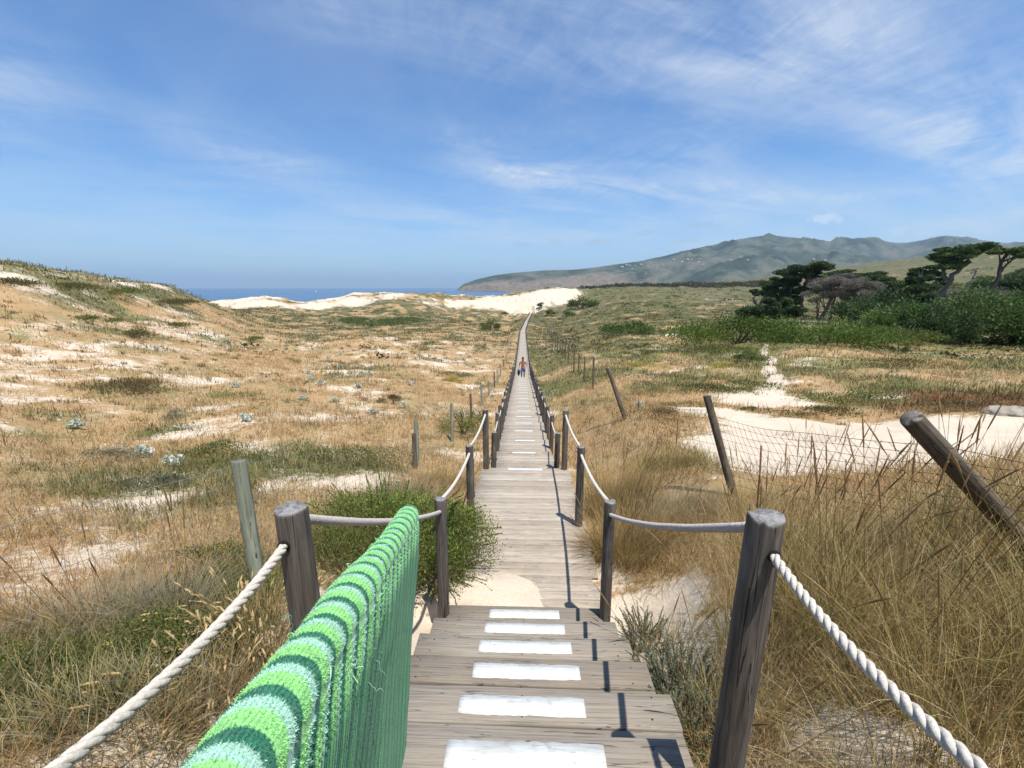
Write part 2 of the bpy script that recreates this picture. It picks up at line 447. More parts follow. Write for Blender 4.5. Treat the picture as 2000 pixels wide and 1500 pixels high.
_A = np.zeros((n_ + 1, n_ + 1)); _A[:n_, :n_] = np.sqrt(_K ** 2 + .0004) - .0; _A[:n_, n_] = 1; _A[n_, :n_] = 1
_w = np.linalg.solve(_A + np.diag([1e-4] * n_ + [0]), np.concatenate([CTRL[:, 2], [0]]))
def rbf(x, y):
    x = np.asarray(x, float).ravel(); y = np.asarray(y, float).ravel(); out = np.empty(len(x))
    for s in range(0, len(x), 20000):
        q = warp(x[s:s + 20000], y[s:s + 20000])
        out[s:s + 20000] = np.sqrt(((q[:, None] - _q[None]) ** 2).sum(-1) + .0004) @ _w[:n_] + _w[n_]
    return out
def H(x, y):
    x = np.atleast_1d(np.asarray(x, float)); y = np.atleast_1d(np.asarray(y, float)); sh = x.shape
    x = x.ravel(); y = y.ravel()
    h = rbf(x, y); r = np.hypot(x, y)
    h = h + (fbm(x / 2.3, y / 2.3, 4, 1) - .5) * np.interp(r, [0, 3, 15, 60], [.10, .22, .5, .8])
    h = h + (fbm(x / 11, y / 11, 3, 5) - .5) * np.interp(r, [0, 8, 40, 150, 400], [0, .3, 1.0, 1.4, 4])
    h = h + (fbm(x / 60, y / 60, 3, 9) - .5) * np.interp(r, [0, 120, 280, 450, 1000], [0, 0, 1.2, 3, 9])
    # corridor of the walk
    c = deck_x(y); dd = np.abs(x - c)
    off = np.interp(y, [-3, 3.6, 3.9, 4.0, 4.7, 5.2, 8.4, 8.6, 11, 34, 60, 225], [.3, .3, .12, .048, .05, .08, .14, .2, .3, .3, .25, .12])
    base = deck_z(y) - off
    base = np.where((y > 1.0) & (y < 3.8), np.interp(y, [1, 3.8], [-2.2, -3.52]), base)
    base = base + np.where((y > 3.75) & (y < 6), .22 * np.exp(-((x + .62) / .66) ** 2) * sstep(3.9, 4.0, y) * (1 - sstep(4.35, 4.95, y)), 0)
    wd = np.interp(y, [-5, 0, 8, 20, 100, 220], [.95, .95, 1.05, 1.0, 1.2, 1.5])
    k = sstep(0, 1, (dd - wd) / np.interp(y, [0, 4, 9, 30, 220], [.7, 1.2, 2.0, 2.6, 6])) 
    k = np.where((y < -9) | (y > 228), 1, k)
    h = base * (1 - k) + h * k
    return h.reshape(sh)
def H1(x, y): return float(H(np.array([x]), np.array([y]))[0])

# ------------------------------------------------------------------ ground cover masks (sand, green, red fig)
def patch(lst, x, y):
    o = np.zeros_like(x)
    for (px, py, _), a, b, k in lst:
        az_ = math.atan2(px, py); ca, sa = math.cos(az_), math.sin(az_)
        ux = (x - px) * ca - (y - py) * sa; uy = (x - px) * sa + (y - py) * ca
        o = np.maximum(o, k * np.exp(-((ux / a) ** 2 + (uy / b) ** 2) ** 1.5))
    return o
SAND = [((-135.208,203.784,-9.154),16,26,1.0),((-146.356,198.232,-9.4),10,20,1.0),((-120.395,204.217,-9.395),12,22,.9),((-110.479,225.272,-8.46),14,26,1.0),((-95.593,236.311,-7.18),14,30,1.0),((-76.064,247.274,-6.909),12,24,.75),((-53.126,237.083,-9.941),10,16,.6),((-16.439,21.505,-4.574),5,3,.62),((-18.377,19.944,-4.392),3.5,2,.62),((-37.515,44.732,-5.405),5,3,.6),((-16.293,13.032,-3.504),2.5,1.5,.6),((-10.091,9.919,-3.655),2.2,.8,.5),((-23.177,21.865,-4.27),4,2,.5),((-16.153,25.996,-5.171),4,2,.5),
 ((-25.619,20.977,-3.309),2,3,.5),((-6.572,5.188,-2.863),1.6,.6,.45),((-5.44,5.792,-3.078),1.3,.5,.5),((-3.877,4.979,-2.816),.8,.5,.45),((-7.859,13.161,-4.162),2.5,1.0,.45),((-14.285,47.264,-6.656),7,3,.62),((-25.905,69.226,-7.65),9,5,.6),((-12.734,25.056,-5.285),3,1.5,.5),((-8.741,31.194,-5.941),4,1.5,.45),
 ((-64.869,73.722,-0.261),4,9,.62),((-73.533,94.332,-3.126),4,10,.8),((-60.546,62.874,1.036),4,4,.55),((-51.304,43.943,2.171),4,1.5,.6),((-8.342,7.774,-3.416),1.5,.6,.45),((-5.329,8.817,-3.327),1.2,.7,.5),
 ((-158.313,239.215,-7.896),16,34,1.0),((-168.322,228.334,-9.189),14,26,1.0),((-151.559,258.181,-6.67),10,14,1.0),((-132.896,258.108,-9.701),10,14,1.0),((-126.101,271.403,-6.345),15,26,1.1),((-110.561,282.716,-3.948),16,18,1.1),((-83.835,272.793,-6.345),14,10,.9),
 ((-62.555,252.549,-8.225),18,10,.6),((-39.223,257.866,-10.787),12,22,1.0),((-21.615,268.608,-11.21),18,36,1.25),((0.688,259.383,-9.888),18,40,1.3),((16.961,275.894,-7.297),17,36,1.25),((28.669,297.446,-4.43),12,20,1.0),((-54.308,309.647,-6.451),14,16,.8),((-29.531,320.505,-7.403),16,16,1.1),
 ((8.283,9.29,-3.215),3.8,1.9,1.7),((10.347,9.11,-2.951),3.0,1.8,1.7),((7.367,10.06,-3.304),2.0,1.6,1.6),((6.995,7.239,-3.023),2.6,1.3,1.6),((5.395,7.498,-3.006),1.9,1.2,1.5),((7.877,6.792,-2.862),2.2,1.2,1.6),((4.914,9.084,-3.181),1.5,1.3,1.4),((5.974,12.324,-3.524),1.9,1.3,1.4),((4.475,10.17,-3.307),1.2,1.4,.8),((12.079,20.429,-4.408),.42,3.2,1.05),((14.048,24.533,-4.693),.42,3.2,1.05),((9.815,16.844,-4.055),.6,2.2,1.1),((18.515,33.339,-4.963),.36,4,1.0),((16.498,28.786,-4.839),.38,3.2,1.05),((8.374,14.793,-3.842),2.0,1.4,1.3),
 ((13.884,13.285,-3.149),2.2,.9,.85),((34.683,35.854,-5.264),2,1,.6),((8.88,26.891,-4.854),2,.8,.55),((21.868,60.787,-6.557),4,2,.8),((25.519,76.223,-6.874),3,3,.7),((10.417,21.928,-4.343),1.2,.6,.6),((1.287,19.506,-4.653),.35,5,.5),((2.833,10.06,-3.553),.9,.5,.6),((3.705,7.422,-3.098),1.0,.5,.5),((4.89,7.314,-2.84),1.6,.9,.8),((6.157,6.327,-2.854),2.2,.9,.85),
 ((1.441,4.007,-2.898),.8,.6,1.4),((1.168,3.57,-2.977),.55,.5,1.5),((1.366,3.212,-2.774),.6,.5,1.2),((-1.029,3.561,-3.149),.5,.45,1.1),((-0.507,3.877,-3.189),.6,.3,1.1),((2.836,72.078,-8.291),.5,6,.7),((4.87,95.646,-8.707),.6,8,.5),((-9.729,216.925,-14.653),14,10,.5),((1.626,3.465,-2.603),.5,.5,.6),((1.754,1.642,-2.063),.35,.25,.6),((-1.169,1.675,-1.944),.3,.3,.4),((183.376,581.872,5.922),30,12,1.1),((93.77,222.162,-6.569),12,6,.7),((81.693,155.053,-6.698),4,5,.6),((34.86,193.535,-11.163),6,5,.5)]
GREEN = [((-44.708,149.776,-11.633),26,16,1.1),((-61.13,154.277,-12.021),16,14,1.1),((-37.418,175.503,-12.338),22,24,.8),((-84.839,215.37,-10.611),45,24,.75),((-77.238,149.225,-9.342),30,20,.5),((-13.844,118.148,-10.815),12,12,.6),
 ((-45.418,41.638,0.197),8,6,1.0),((-45.215,37.668,0.759),7,4,.9),((-54.329,57.467,-1.09),7,8,1.0),((-66.927,81.309,-2.698),6,10,.95),((-31.886,31.183,-2.632),3,2,.8),((-40.793,34.443,-0.535),3.5,2.5,.75),((-41.076,39.386,-1.316),5,3,.9),((-56.084,63.198,-2.707),5,6,.9),((-66.508,86.918,-5.17),4,10,.8),((-50.858,45.787,1.189),7,3,1.0),((-56.146,56.659,0.134),6,4,1.0),((-61.833,65.709,0.155),7,6,.7),((-16.182,16.984,-4.188),2.2,1.6,.6),((-43.688,35.226,-1.184),4,6,.6),((-29.784,34.725,-5.415),2.5,2,.5),
 ((44.164,169.055,-7.368),70,70,.62),((67.243,154.577,-6.698),50,50,.62),((112.27,434.79,0.987),200,170,.8),((16.535,91.004,-8.249),14,16,.55),((13.132,36.137,-5.415),6,5,.75),((7.497,35.951,-5.415),4,6,.45),((8.712,17.34,-3.969),2,1,.85),((15.642,30.189,-4.865),3,2.5,.6),((23.457,34.493,-5.114),8,5,.8),((30.714,33.74,-4.963),10,5,.8),((32.232,29.745,-4.703),8,4,.7),((10.547,13.14,-3.304),2,.7,.8),((8.29,11.823,-3.356),1.5,.5,.7),
 ((27.695,44.902,-5.067),14,7,1.0),((35.643,45.163,-5.067),12,7,1.0),((25.771,26.427,-4.827),6,3,.5),((19.719,17.283,-3.556),4,2,.5),((56.618,92.802,-6.134),60,40,.8),((120.894,136.027,-5.805),90,60,.8),((404.505,529.181,12.926),300,200,.7),((554.938,536.793,24.676),300,200,.7),
 ((-3.538,7.861,-3.276),1.6,.9,.7),((-6.564,8.243,-3.416),1.3,.5,.7),((-3.041,19.15,-5.593),1.2,3,.55),((-9.914,11.144,-3.708),1.0,.8,.6),((-8.449,6.741,-2.979),1.2,.6,.45),((-4.613,8.319,-3.363),1.2,.6,.5),((-2.311,1.737,-1.96),.9,.6,1.0),((-2.002,1.944,-1.997),.7,.5,.9),((-2.618,3.072,-2.36),.7,.5,.7),((-1.758,2.432,-2.14),.5,.4,.7),((3.006,7.773,-3.257),1.3,.6,.55),((3.38,11.597,-3.638),1.2,.7,.5)]
RED = [((14.658,12.835,-2.985),2.4,1.4,1.6),((12.624,12.013,-3.144),1.9,.9,1.5),((13.975,12.39,-3.035),2.2,1.0,1.4),((11.887,11.668,-3.203),1.9,.6,1.3),((10.347,11.298,-3.255),.8,.3,.6)]
def masks(x, y):
    r = np.hypot(x, y)
    s = patch(SAND, x, y); g = patch(GREEN, x, y); f = patch(RED, x, y)
    left = (x < deck_x(np.clip(y, -9, 225)))
    s0 = np.where(left, .36, .18) * np.interp(r, [0, 4, 60, 110, 200], [.7, 1, 1, .5, .0])
    g0 = np.where(left, np.interp(r, [0, 5, 50, 90, 130, 400], [.18, .2, .29, .44, .56, .6]), np.interp(r, [0, 8, 13, 26, 60, 120, 300], [.16, .2, .42, .58, .64, .70, .92]))
    s = np.where((np.abs(x) < 1.35) & (y > 3.6) & (y < 5.1), np.maximum(s, .9), s)
    return np.maximum(s, s0), np.maximum(g, g0), f
NSEED = [(x, y) for x, y in ((1.7, 3), (9, 13), (33, 47))]
def cover(x, y):
    """the same cover decision for scattered plants: 0 dry, 1 sand, 2 green, 3 fig"""
    s, g, f = masks(x, y)
    n1 = fbm(x / 1.4, y / 1.4, 5, 21) - .5; n2 = fbm(x / 4.5, y / 4.5, 4, 27) - .5; n3 = fbm(x / 3.1, y / 3.1, 5, 33) - .5
    r = np.hypot(x, y)
    a = np.clip(r / 60, 0, 1)
    S = s + n1 * (1.7 - .8 * a) * np.where(s > 1.1, .5, 1) + n2 * .8 * np.where(s > 1.1, .5, 1)
    G = g + n3 * 1.5 + n2 * .5
    return S, G, f + n1 * .5

# ------------------------------------------------------------------ ground sheet (one polar sheet to the far hills)
th = np.concatenate([np.linspace(-180, -66, 60, endpoint=False), np.linspace(-66, 66, 640, endpoint=False), np.linspace(66, 180, 60, endpoint=False)])
th = np.radians(th)
rr = np.concatenate([[.02], np.geomspace(.35, 3600, 640)])
TH, RR = np.meshgrid(th, rr, indexing='xy')
GX = (RR * np.sin(TH - YAW)).ravel(); GY = (RR * np.cos(TH - YAW)).ravel()
GZ = H(GX, GY)
S_, G_, F_ = cover(GX, GY)
nr, nt_ = RR.shape
i, j = np.meshgrid(np.arange(nr - 1), np.arange(nt_), indexing='ij')
GQ = np.stack([i * nt_ + j, (i + 1) * nt_ + j, (i + 1) * nt_ + (j + 1) % nt_, i * nt_ + (j + 1) % nt_], -1).reshape(-1, 4)
GQ = GQ[:, ::-1]
mb = MB(); mb.add(np.stack([GX, GY, GZ], 1), GQ, 0, np.stack([np.clip(S_, 0, 2), np.clip(G_, 0, 2), np.clip(F_, 0, 2)], 1))
def ground_mat():
    m, t, p = mat('dune_ground', .95, .1)
    a = t.n('ShaderNodeVertexColor', layer_name='Col')
    sx = t.n('ShaderNodeSeparateColor'); t.L.new(a.outputs[0], sx.inputs[0]); s, g, f = sx.outputs[:3]
    tc = t.n('ShaderNodeTexCoord'); o = tc.outputs['Object']
    flat = t.vmul(o, (1, 1, .4))
    nA = t.noise(flat, 1.1, 10, .66); nB = t.noise(flat, .16, 8, .6); nC = t.noise(flat, 5.5, 8, .7); nD = t.noise(flat, 38, 4, .7); nE = t.noise(flat, .025, 8, .62)
    dry = t.ramp(t.math('ADD', t.math('MULTIPLY', nA, .6), t.math('MULTIPLY', nC, .4)), [(.3, (.16, .10, .05)), (.42, (.31, .195, .095)), (.5, (.40, .27, .135)), (.58, (.36, .265, .135)), (.68, (.50, .385, .23))])
    dry = t.mix(t.mapr(nB, .46, .62, 0, .5), dry, (.37, .20, .09))
    dry = t.mix(t.mapr(t.noise(flat, .33, 7, .65), .5, .64, 0, .6), dry, (.22, .20, .095))
    dry = t.mix(t.mapr(t.noise(flat, .9, 7, .7), .55, .66, 0, .55), dry, (.47, .32, .21))
    dry = t.mix(t.mapr(nD, .5, .75, 0, .5), dry, (.12, .08, .045))
    sand = t.ramp(t.math('ADD', t.math('MULTIPLY', nA, .5), t.math('MULTIPLY', nD, .5)), [(.3, (.46, .37, .27)), (.5, (.56, .47, .362)), (.7, (.63, .545, .44))])
    gr = t.ramp(t.math('ADD', t.math('MULTIPLY', nC, .5), t.math('MULTIPLY', nB, .5)), [(.35, (.042, .047, .02)), (.48, (.088, .09, .038)), (.56, (.135, .128, .06)), (.68, (.24, .205, .115))])
    gr = t.mix(t.mapr(nE, .48, .62, 0, .6), gr, (.15, .128, .075))
    sxo = t.n('ShaderNodeSeparateXYZ'); t.L.new(o, sxo.inputs[0])
    nearm = t.mapr(sxo.outputs[1], 70, 35, 0, 1)
    gr = t.mix(t.math('MULTIPLY', nearm, t.mapr(nC, .38, .62, .25, .8)), gr, t.mix(t.mapr(nB, .4, .6), (.155, .155, .05), (.26, .225, .085)))
    fig = t.mix(t.mapr(nC, .4, .6), (.10, .035, .02), (.17, .11, .04))
    nF = t.noise(flat, 15, 6, .7)
    jit = t.math('ADD', t.math('MULTIPLY', t.math('SUBTRACT', nC, .5), 1.25), t.math('MULTIPLY', t.math('SUBTRACT', nF, .5), .9))
    jit2 = t.math('MULTIPLY', t.math('SUBTRACT', nA, .5), .7)
    c = t.mix(t.mapr(t.math('ADD', g, t.math('ADD', jit, jit2)), .42, .62, 0, 1, True), dry, gr)
    c = t.mix(t.mapr(t.math('ADD', s, t.math('ADD', jit, jit2)), .40, .74, 0, 1, True), c, sand)
    c = t.mix(t.mapr(t.math('ADD', f, jit), .45, .6, 0, 1, True), c, fig)
    t.L.new(c, p.inputs['Base Color'])
    nG = t.noise(flat, 2.6, 5, .55)
    bump(t, p, t.math('ADD', t.math('MULTIPLY', nG, 1.1), t.math('ADD', t.math('MULTIPLY', nC, .5), t.math('MULTIPLY', nD, .3))), .55, .07)
    return m
M_GROUND = ground_mat()
setp(mb.obj('ground', M_GROUND, smooth=True), kind='structure')

# sea
mb = MB()
aa = np.linspace(0, 2 * math.pi, 96, endpoint=False)
V = np.vstack([[0, 0, 0]] + [np.stack([np.sin(aa) * r_, np.cos(aa) * r_, 0 * aa], 1) for r_ in (150, 800, 3000, 9000, 26000)])
k = np.arange(96); k2 = (k + 1) % 96
mb.add(V, np.stack([0 * k, 1 + k2, 1 + k], 1))
b0 = mb.n - len(V)
for q_ in range(4):
    f_ = np.stack([1 + q_ * 96 + k, 1 + q_ * 96 + k2, 1 + (q_ + 1) * 96 + k2, 1 + (q_ + 1) * 96 + k], 1)
    mb.f.append(f_); mb.m.append(np.zeros(96, np.int32))
m, t, p = mat('sea_water', .25, .5)
tc = t.n('ShaderNodeTexCoord')
n1 = t.noise(t.vmul(tc.outputs['Object'], (.03, .012, 1)), 1, 8, .65); n2 = t.noise(t.vmul(tc.outputs['Object'], (.0012, .004, 1)), 1, 5, .6)
t.L.new(t.mix(t.mapr(n2, .4, .62), SEA1, SEA2), p.inputs['Base Color'])
bump(t, p, n1, .6, 4)
setp(mb.obj('sea', m, loc=(0, 0, -24)), kind='structure')

# ------------------------------------------------------------------ far mountain with headland
RIDGE = [((-536.307,3363.387,-19.388)),((-516.612,3369.307,3.878)),((-488.969,3375.49,27.144)),((-392.248,3407.184,62.419)),((-234.698,3451.301,98.411)),((-114.815,3489.821,115.179)),((131.919,3574.885,137.834)),((386.675,3635.946,143.944)),((520.35,3694.94,158.515)),((744.208,3760.816,190.359)),((1017.97,3830.464,231.603)),((1406.519,3965.25,317.264)),((1699.424,4039.283,375.077)),((1906.856,4109.798,429.776)),((2166.262,4176.084,458.271)),((2213.088,4181.779,476.602)),((2269.546,4180.521,462.853)),((2527.125,4236.375,445.58)),((2574.586,4241.092,459.505)),((2714.129,4271.951,439.611)),((2848.325,4293.124,423.019)),((2920.295,4304.013,460.621)),((3040.852,4303.719,441.82)),((3273.831,4367.165,461.62)),((3561.426,4419.386,423.959)),((3670.078,4421.869,419.141)),((3951.52,4543.863,463.911)),((4151.87,4609.792,499.398)),((4305.438,4613.712,494.404)),((4615.325,4666.214,454.746)),((4822.593,4668.453,434.535)),((5029.71,4675.267,434.535)),((6064.993,4718.489,474.957)),((7618.821,4755.868,414.324))]
RIDGE = np.array(RIDGE, float)
dcum = np.concatenate([[0], np.cumsum(np.hypot(np.diff(RIDGE[:, 0]), np.diff(RIDGE[:, 1])))])
na, nb = 620, 120
ta = np.linspace(0, dcum[-1], na)
rx, ry, rz = (np.interp(ta, dcum, RIDGE[:, q_]) for q_ in range(3))
bb = np.concatenate([np.linspace(0, 1, 90), np.linspace(1.01, 1.25, 30)])
A, B = np.meshgrid(np.arange(na), bb, indexing='ij')
foot = np.interp(ta, [0, 300, 1200, 2500, dcum[-1]], [.955, .90, .80, .55, .42])
fac = foot[:, None] + (1 - foot[:, None]) * B
X = rx[:, None] * fac; Y = ry[:, None] * fac
zb = np.interp(ta, [0, 1200, 2200, dcum[-1]], [-26, -26, -6, 4])[:, None]
prof = np.where(B <= 1, np.interp(B, [0, .12, .3, .6, .85, 1], [0, .16, .34, .62, .88, 1]), 1 - (B - 1) ** 2 * 6)
clf = np.interp(ta, [0, 1000, 2200], [1, .8, 0])[:, None]
prof = prof * (1 - clf) + clf * np.where(B <= 1, np.interp(B, [0, .12, .35, 1], [0, .34, .56, 1]), prof)
Zm = zb + (rz[:, None] - zb) * prof
amp = np.clip((rz[:, None] - zb), 0, 500) * .30 * np.clip(np.minimum(B, 1) * 4, 0, 1) * np.clip((1.02 - B) * 4, .02, 1)
rid = 1 - np.abs(fbm(X / 480, Y / 480, 5, 41) * 2 - 1)
Zm = Zm + (rid - .78) * amp * 1.7 + (fbm(X / 70, Y / 70, 4, 45) - .5) * np.clip(amp * .35, 1.2, 40)
mb = MB()
i, j = np.meshgrid(np.arange(na - 1), np.arange(nb - 1), indexing='ij')
Q = np.stack([i * nb + j, (i + 1) * nb + j, (i + 1) * nb + j + 1, i * nb + j + 1], -1).reshape(-1, 4)
rock = (clf * np.clip(1.3 - B * 1.7, 0, 1) * np.ones_like(X)).ravel()
mb.add(np.stack([X, Y, Zm], -1).reshape(-1, 3), Q, 0, np.stack([rock, np.zeros_like(rock), np.zeros_like(rock)], 1))
MX, MY, MZ = X, Y, Zm
m, t, p = mat('mountain_slope', .95, .1)
a = t.n('ShaderNodeVertexColor', layer_name='Col'); sx = t.n('ShaderNodeSeparateColor'); t.L.new(a.outputs[0], sx.inputs[0])
tc = t.n('ShaderNodeTexCoord')
n1 = t.noise(tc.outputs['Object'], .0045, 9, .62); n2 = t.noise(tc.outputs['Object'], .03, 6, .65)
c = t.ramp(n1, [(.38, (.024, .036, .024)), (.46, (.048, .064, .042)), (.54, (.082, .092, .064)), (.63, (.115, .11, .082))])
c = t.mix(t.mapr(n2, .56, .70, 0, .75), c, (.03, .038, .024))
rk = t.mix(t.mapr(n2, .4, .62), (.20, .15, .11), (.11, .10, .07))
c = t.mix(t.mapr(t.math('ADD', sx.outputs[0], t.math('SUBTRACT', n1, .5)), .25, .6), c, rk)
t.L.new(c, p.inputs['Base Color'])
setp(mb.obj('mountain', m, smooth=True), kind='structure')

# pale houses of the village on the slope (a few pixels each)
def house_mesh(wd, dp, ht):
    mb = MB(); add_box(mb, (0, 0, ht / 2), (wd / 2, dp / 2, ht / 2), 0, (.75, .73, .7))
    v = np.array([[-wd / 2 - .4, -dp / 2 - .4, ht], [wd / 2 + .4, -dp / 2 - .4, ht], [wd / 2 + .4, dp / 2 + .4, ht], [-wd / 2 - .4, dp / 2 + .4, ht], [-wd / 2, 0, ht * 1.4], [wd / 2, 0, ht * 1.4]])
    mr = MB(); mr.add(v, [[0, 1, 5, 4], [2, 3, 4, 5]], 0, (.33, .16, .1)); mr.add(v, [[3, 0, 4], [1, 2, 5]], 0, (.75, .73, .7)); mr.add(v, [[3, 2, 1, 0]], 0, (.5, .5, .5))
    return mb.mesh('house_wall', M_WALL), mr.mesh('house_roof', M_WALL)
hw, hr = house_mesh(24, 13, 10)
hs = random.Random(5)
for cu, n in (((0.239, 0.048), 7), ((0.333, 0.0497), 13), ((0.2927, 0.0387), 5), ((0.4012, 0.0554), 4), ((0.5432, 0.0474), 3), ((0.4923, 0.0528), 2)):
    for q_ in range(n):
        uu = cu[0] + hs.gauss(0, .021); vv = cu[1] + hs.gauss(0, .0032)
        ai = min(max(int(np.interp(uu, np.arctan2(rx, ry), np.arange(na))), 0), na - 1)
        el_t = vv
        cand = MZ[ai, :90] / np.hypot(MX[ai, :90], MY[ai, :90])
        kk = int(np.argmin(np.abs(cand - el_t)))
        h0 = empty('village_house', (MX[ai, kk], MY[ai, kk], MZ[ai, kk] - 1.5), 'tiny pale house in the village on the far mountain slope', 'house', 'village houses on the mountain')
        h0.rotation_euler = (0, 0, hs.uniform(-.6, .6)); s_ = hs.uniform(.4, .8); h0.scale = (s_, s_, s_)
        link('wall', hw, h0); link('roof', hr, h0)

# air
mb = MB(); add_box(mb, (0, 0, 280), (27000, 27000, 320))
hz = bpy.data.materials.new('air'); hz.use_nodes = True
t = NT(hz.node_tree); t.N.remove(t.N['Principled BSDF'])
pv = t.n('ShaderNodeVolumePrincipled'); pv.inputs['Color'].default_value = HAZECOL; pv.inputs['Density'].default_value = HAZED; pv.inputs['Anisotropy'].default_value = .2
t.L.new(pv.outputs[0], t.N['Material Output'].inputs['Volume'])
if HAZED > 0: setp(mb.obj('haze', hz), kind='stuff')

# ------------------------------------------------------------------ boardwalk
walk = empty('boardwalk', (0, 0, 0), 'long grey timber boardwalk with white striped steps running down to the dunes', 'boardwalk')
prs = random.Random(3)
def plank(mb, y, dy, xl, xr, z, th=.036, xc=0.0, nails=True):
    h = (xr - xl) / 2
    tl = prs.gauss(0, .006); rl = prs.gauss(0, .0022); yw = prs.gauss(0, .0025)
    zc = z - th / 2 + prs.uniform(-.002, .002)
    # a board with eased long edges and slightly ragged ends
    n = 5; xs = np.linspace(-h, h, n)
    e = .006
    prof = np.array([[-dy / 2, -th / 2], [-dy / 2, th / 2 - e], [-dy / 2 + e, th / 2], [dy / 2 - e, th / 2], [dy / 2, th / 2 - e], [dy / 2, -th / 2]])
    bow = prs.gauss(0, .0025); V = []
    for x_ in xs:
        wob = prs.gauss(0, .0012)
        for (a_, b_) in prof: V.append((x_, a_ + wob + bow * (x_ / h) ** 2, b_))
    V = np.array(V)
    M = np.array(Matrix.Rotation(yw, 3, 'Z') @ Matrix.Rotation(tl, 3, 'X') @ Matrix.Rotation(rl, 3, 'Y'))
    V = V @ M.T + np.array([xc + (xl + xr) / 2, y, zc])
    k = 6; F = []
    for i_ in range(n - 1):
        for j_ in range(k): F.append([i_ * k + j_, i_ * k + (j_ + 1) % k, (i_ + 1) * k + (j_ + 1) % k, (i_ + 1) * k + j_])
    mb.add(V, np.array(F)[:, ::-1], 0)
    b_ = mb.n - len(V)
    for s_, rev in ((0, False), ((n - 1) * k, True)):
        f_ = np.array([[s_, s_ + 1, s_ + 2, s_ + 3], [s_, s_ + 3, s_ + 4, s_ + 5]]) + b_
        mb.f.append(f_ if not rev else f_[:, ::-1]); mb.m.append(np.zeros(2, np.int32))
    if nails and y < 16:
        a = np.linspace(0, 2 * math.pi, 7)[:-1]
        for xx in (xl + .13, (xl + xr) / 2, xr - .13):
            for sy in ((-.28, .28) if dy > .17 else (0,)):
                if prs.random() < .15: continue
                r_ = prs.uniform(.0048, .0075); cx = xc + xx + prs.gauss(0, .012); cy = y + sy * dy + prs.gauss(0, .008)
                lz = zc + th / 2 + .0012 + (cy - y) * math.tan(tl) - (cx - xc - (xl + xr) / 2) * math.tan(rl)
                mb.add(np.stack([cx + r_ * np.cos(a), cy + r_ * np.sin(a), 0 * a + lz], 1), np.array([[0, 1, 2], [0, 2, 3], [0, 3, 4], [0, 4, 5]]), 1)
    return tl, zc + th / 2

def stripe(parent, y, dy, x0, x1, z, tl=0.0, th=.003):
    """brushed paint: a thin slab with uneven edges"""
    n = 26; mb = MB()
    xs = np.linspace(x0, x1, n)
    j1 = np.array([prs.gauss(0, .0022) for _ in range(n)]); j2 = np.array([prs.gauss(0, .0022) for _ in range(n)])
    e = np.ones(n); e[0] = e[-1] = .93; e[1] = e[-2] = .985
    ya = -dy / 2 * e + j1; yb = dy / 2 * e + j2
    V = []
    for x_, a_, b_ in zip(xs, ya, yb):
        for yy in (a_, b_):
            V += [(x_, y + yy, z + yy * math.tan(tl) + .0004), (x_, y + yy, z + yy * math.tan(tl) + th)]
    V = np.array(V); F = []
    for i_ in range(n - 1):
        b = i_ * 4
        F += [[b + 1, b + 5, b + 7, b + 3], [b, b + 4, b + 5, b + 1], [b + 2, b + 3, b + 7, b + 6]]
    F += [[0, 1, 3, 2], [4 * n - 4, 4 * n - 2, 4 * n - 1, 4 * n - 3]]
    mb.add(V, F)
    return mb.obj('white_stripe', M_PAINT, parent)

for i_ in range(-14, 6):                                   # upper flight: two boards per tread
    y = STEP0 + TREAD * i_; z = -(DSTEP0 + RISE * i_)
    hw_ = {0: .74, 5: .80}.get(i_, .87)
    mb = MB()
    a = plank(mb, y - .224, .216, -hw_ + prs.gauss(0, .012), hw_ + prs.gauss(0, .012), z)
    b = plank(mb, y, .216, -hw_ + prs.gauss(0, .012), hw_ + prs.gauss(0, .012), z + .001)
    if i_ < 5:
        pass
    add_box(mb, (0, y - .30, z - .11), (hw_ - .02, .016, .095))
    s = mb.obj('step', [M_STEP, M_NAIL], walk)
    wst = [.72, .745, .75, .75, .745, .75][i_] if 0 <= i_ < 6 else .75
    stripe(s, y - .004, .118 if i_ != 0 else .14, -wst / 2 + prs.gauss(0, .012), wst / 2 + prs.gauss(0, .012), b[1] + .0015, b[0])
for sx_ in (-1, 1):                                        # stringers
    mb = MB(); L = 8.5
    add_box(mb, (sx_ * .70, -.55, -1.02 - .26), (.03, L * .5, .09), tilt=-math.atan(RISE / TREAD))
    mb.obj('stringer', M_STEP, walk)
mb = MB(); y = 3.985 + .07                                  # level stretch
while y < 8.5:
    hw_ = .93 + prs.gauss(0, .014)
    plank(mb, y, .132, -hw_, hw_ + prs.gauss(0, .014), float(deck_z(y)) + .0, nails=prs.random() < .8)
    y += .1405
lv = mb.obj('deck', [M_PLANK, M_NAIL], walk)
stripe(lv, 8.41, .10, -.37, .37, float(deck_z(8.41)) + .004)
for k_ in range(20):                                        # lower flight: long treads
    y0 = 8.55 + 1.3 * k_; z = -(3.93 + .17 * k_)
    mb = MB(); hw_ = .67
    for q_ in range(9):
        y = y0 + .07 + q_ * .1445; xc = float(deck_x(y))
        plank(mb, y, .137, -hw_ + prs.gauss(0, .01), hw_ + prs.gauss(0, .01), z, xc=xc)
    add_box(mb, (float(deck_x(y0)), y0 - .02, z - .09), (hw_ - .03, .014, .085))
    s = mb.obj('step', [M_PLANK, M_NAIL], walk)
    xc = float(deck_x(y0 + 1.2))
    wst = .56 + prs.gauss(0, .012); o_ = prs.gauss(0, .02)
    stripe(s, y0 + 1.2, .10, xc - wst / 2 + o_, xc + wst / 2 + o_, z + .0035, 0, .004)
mb = MB(); y = 34.62
while y < 75:
    hw_ = .64 + prs.gauss(0, .01)
    plank(mb, y, .137, -hw_, hw_, float(deck_z(y)) + .02, xc=float(deck_x(y))); y += .1445
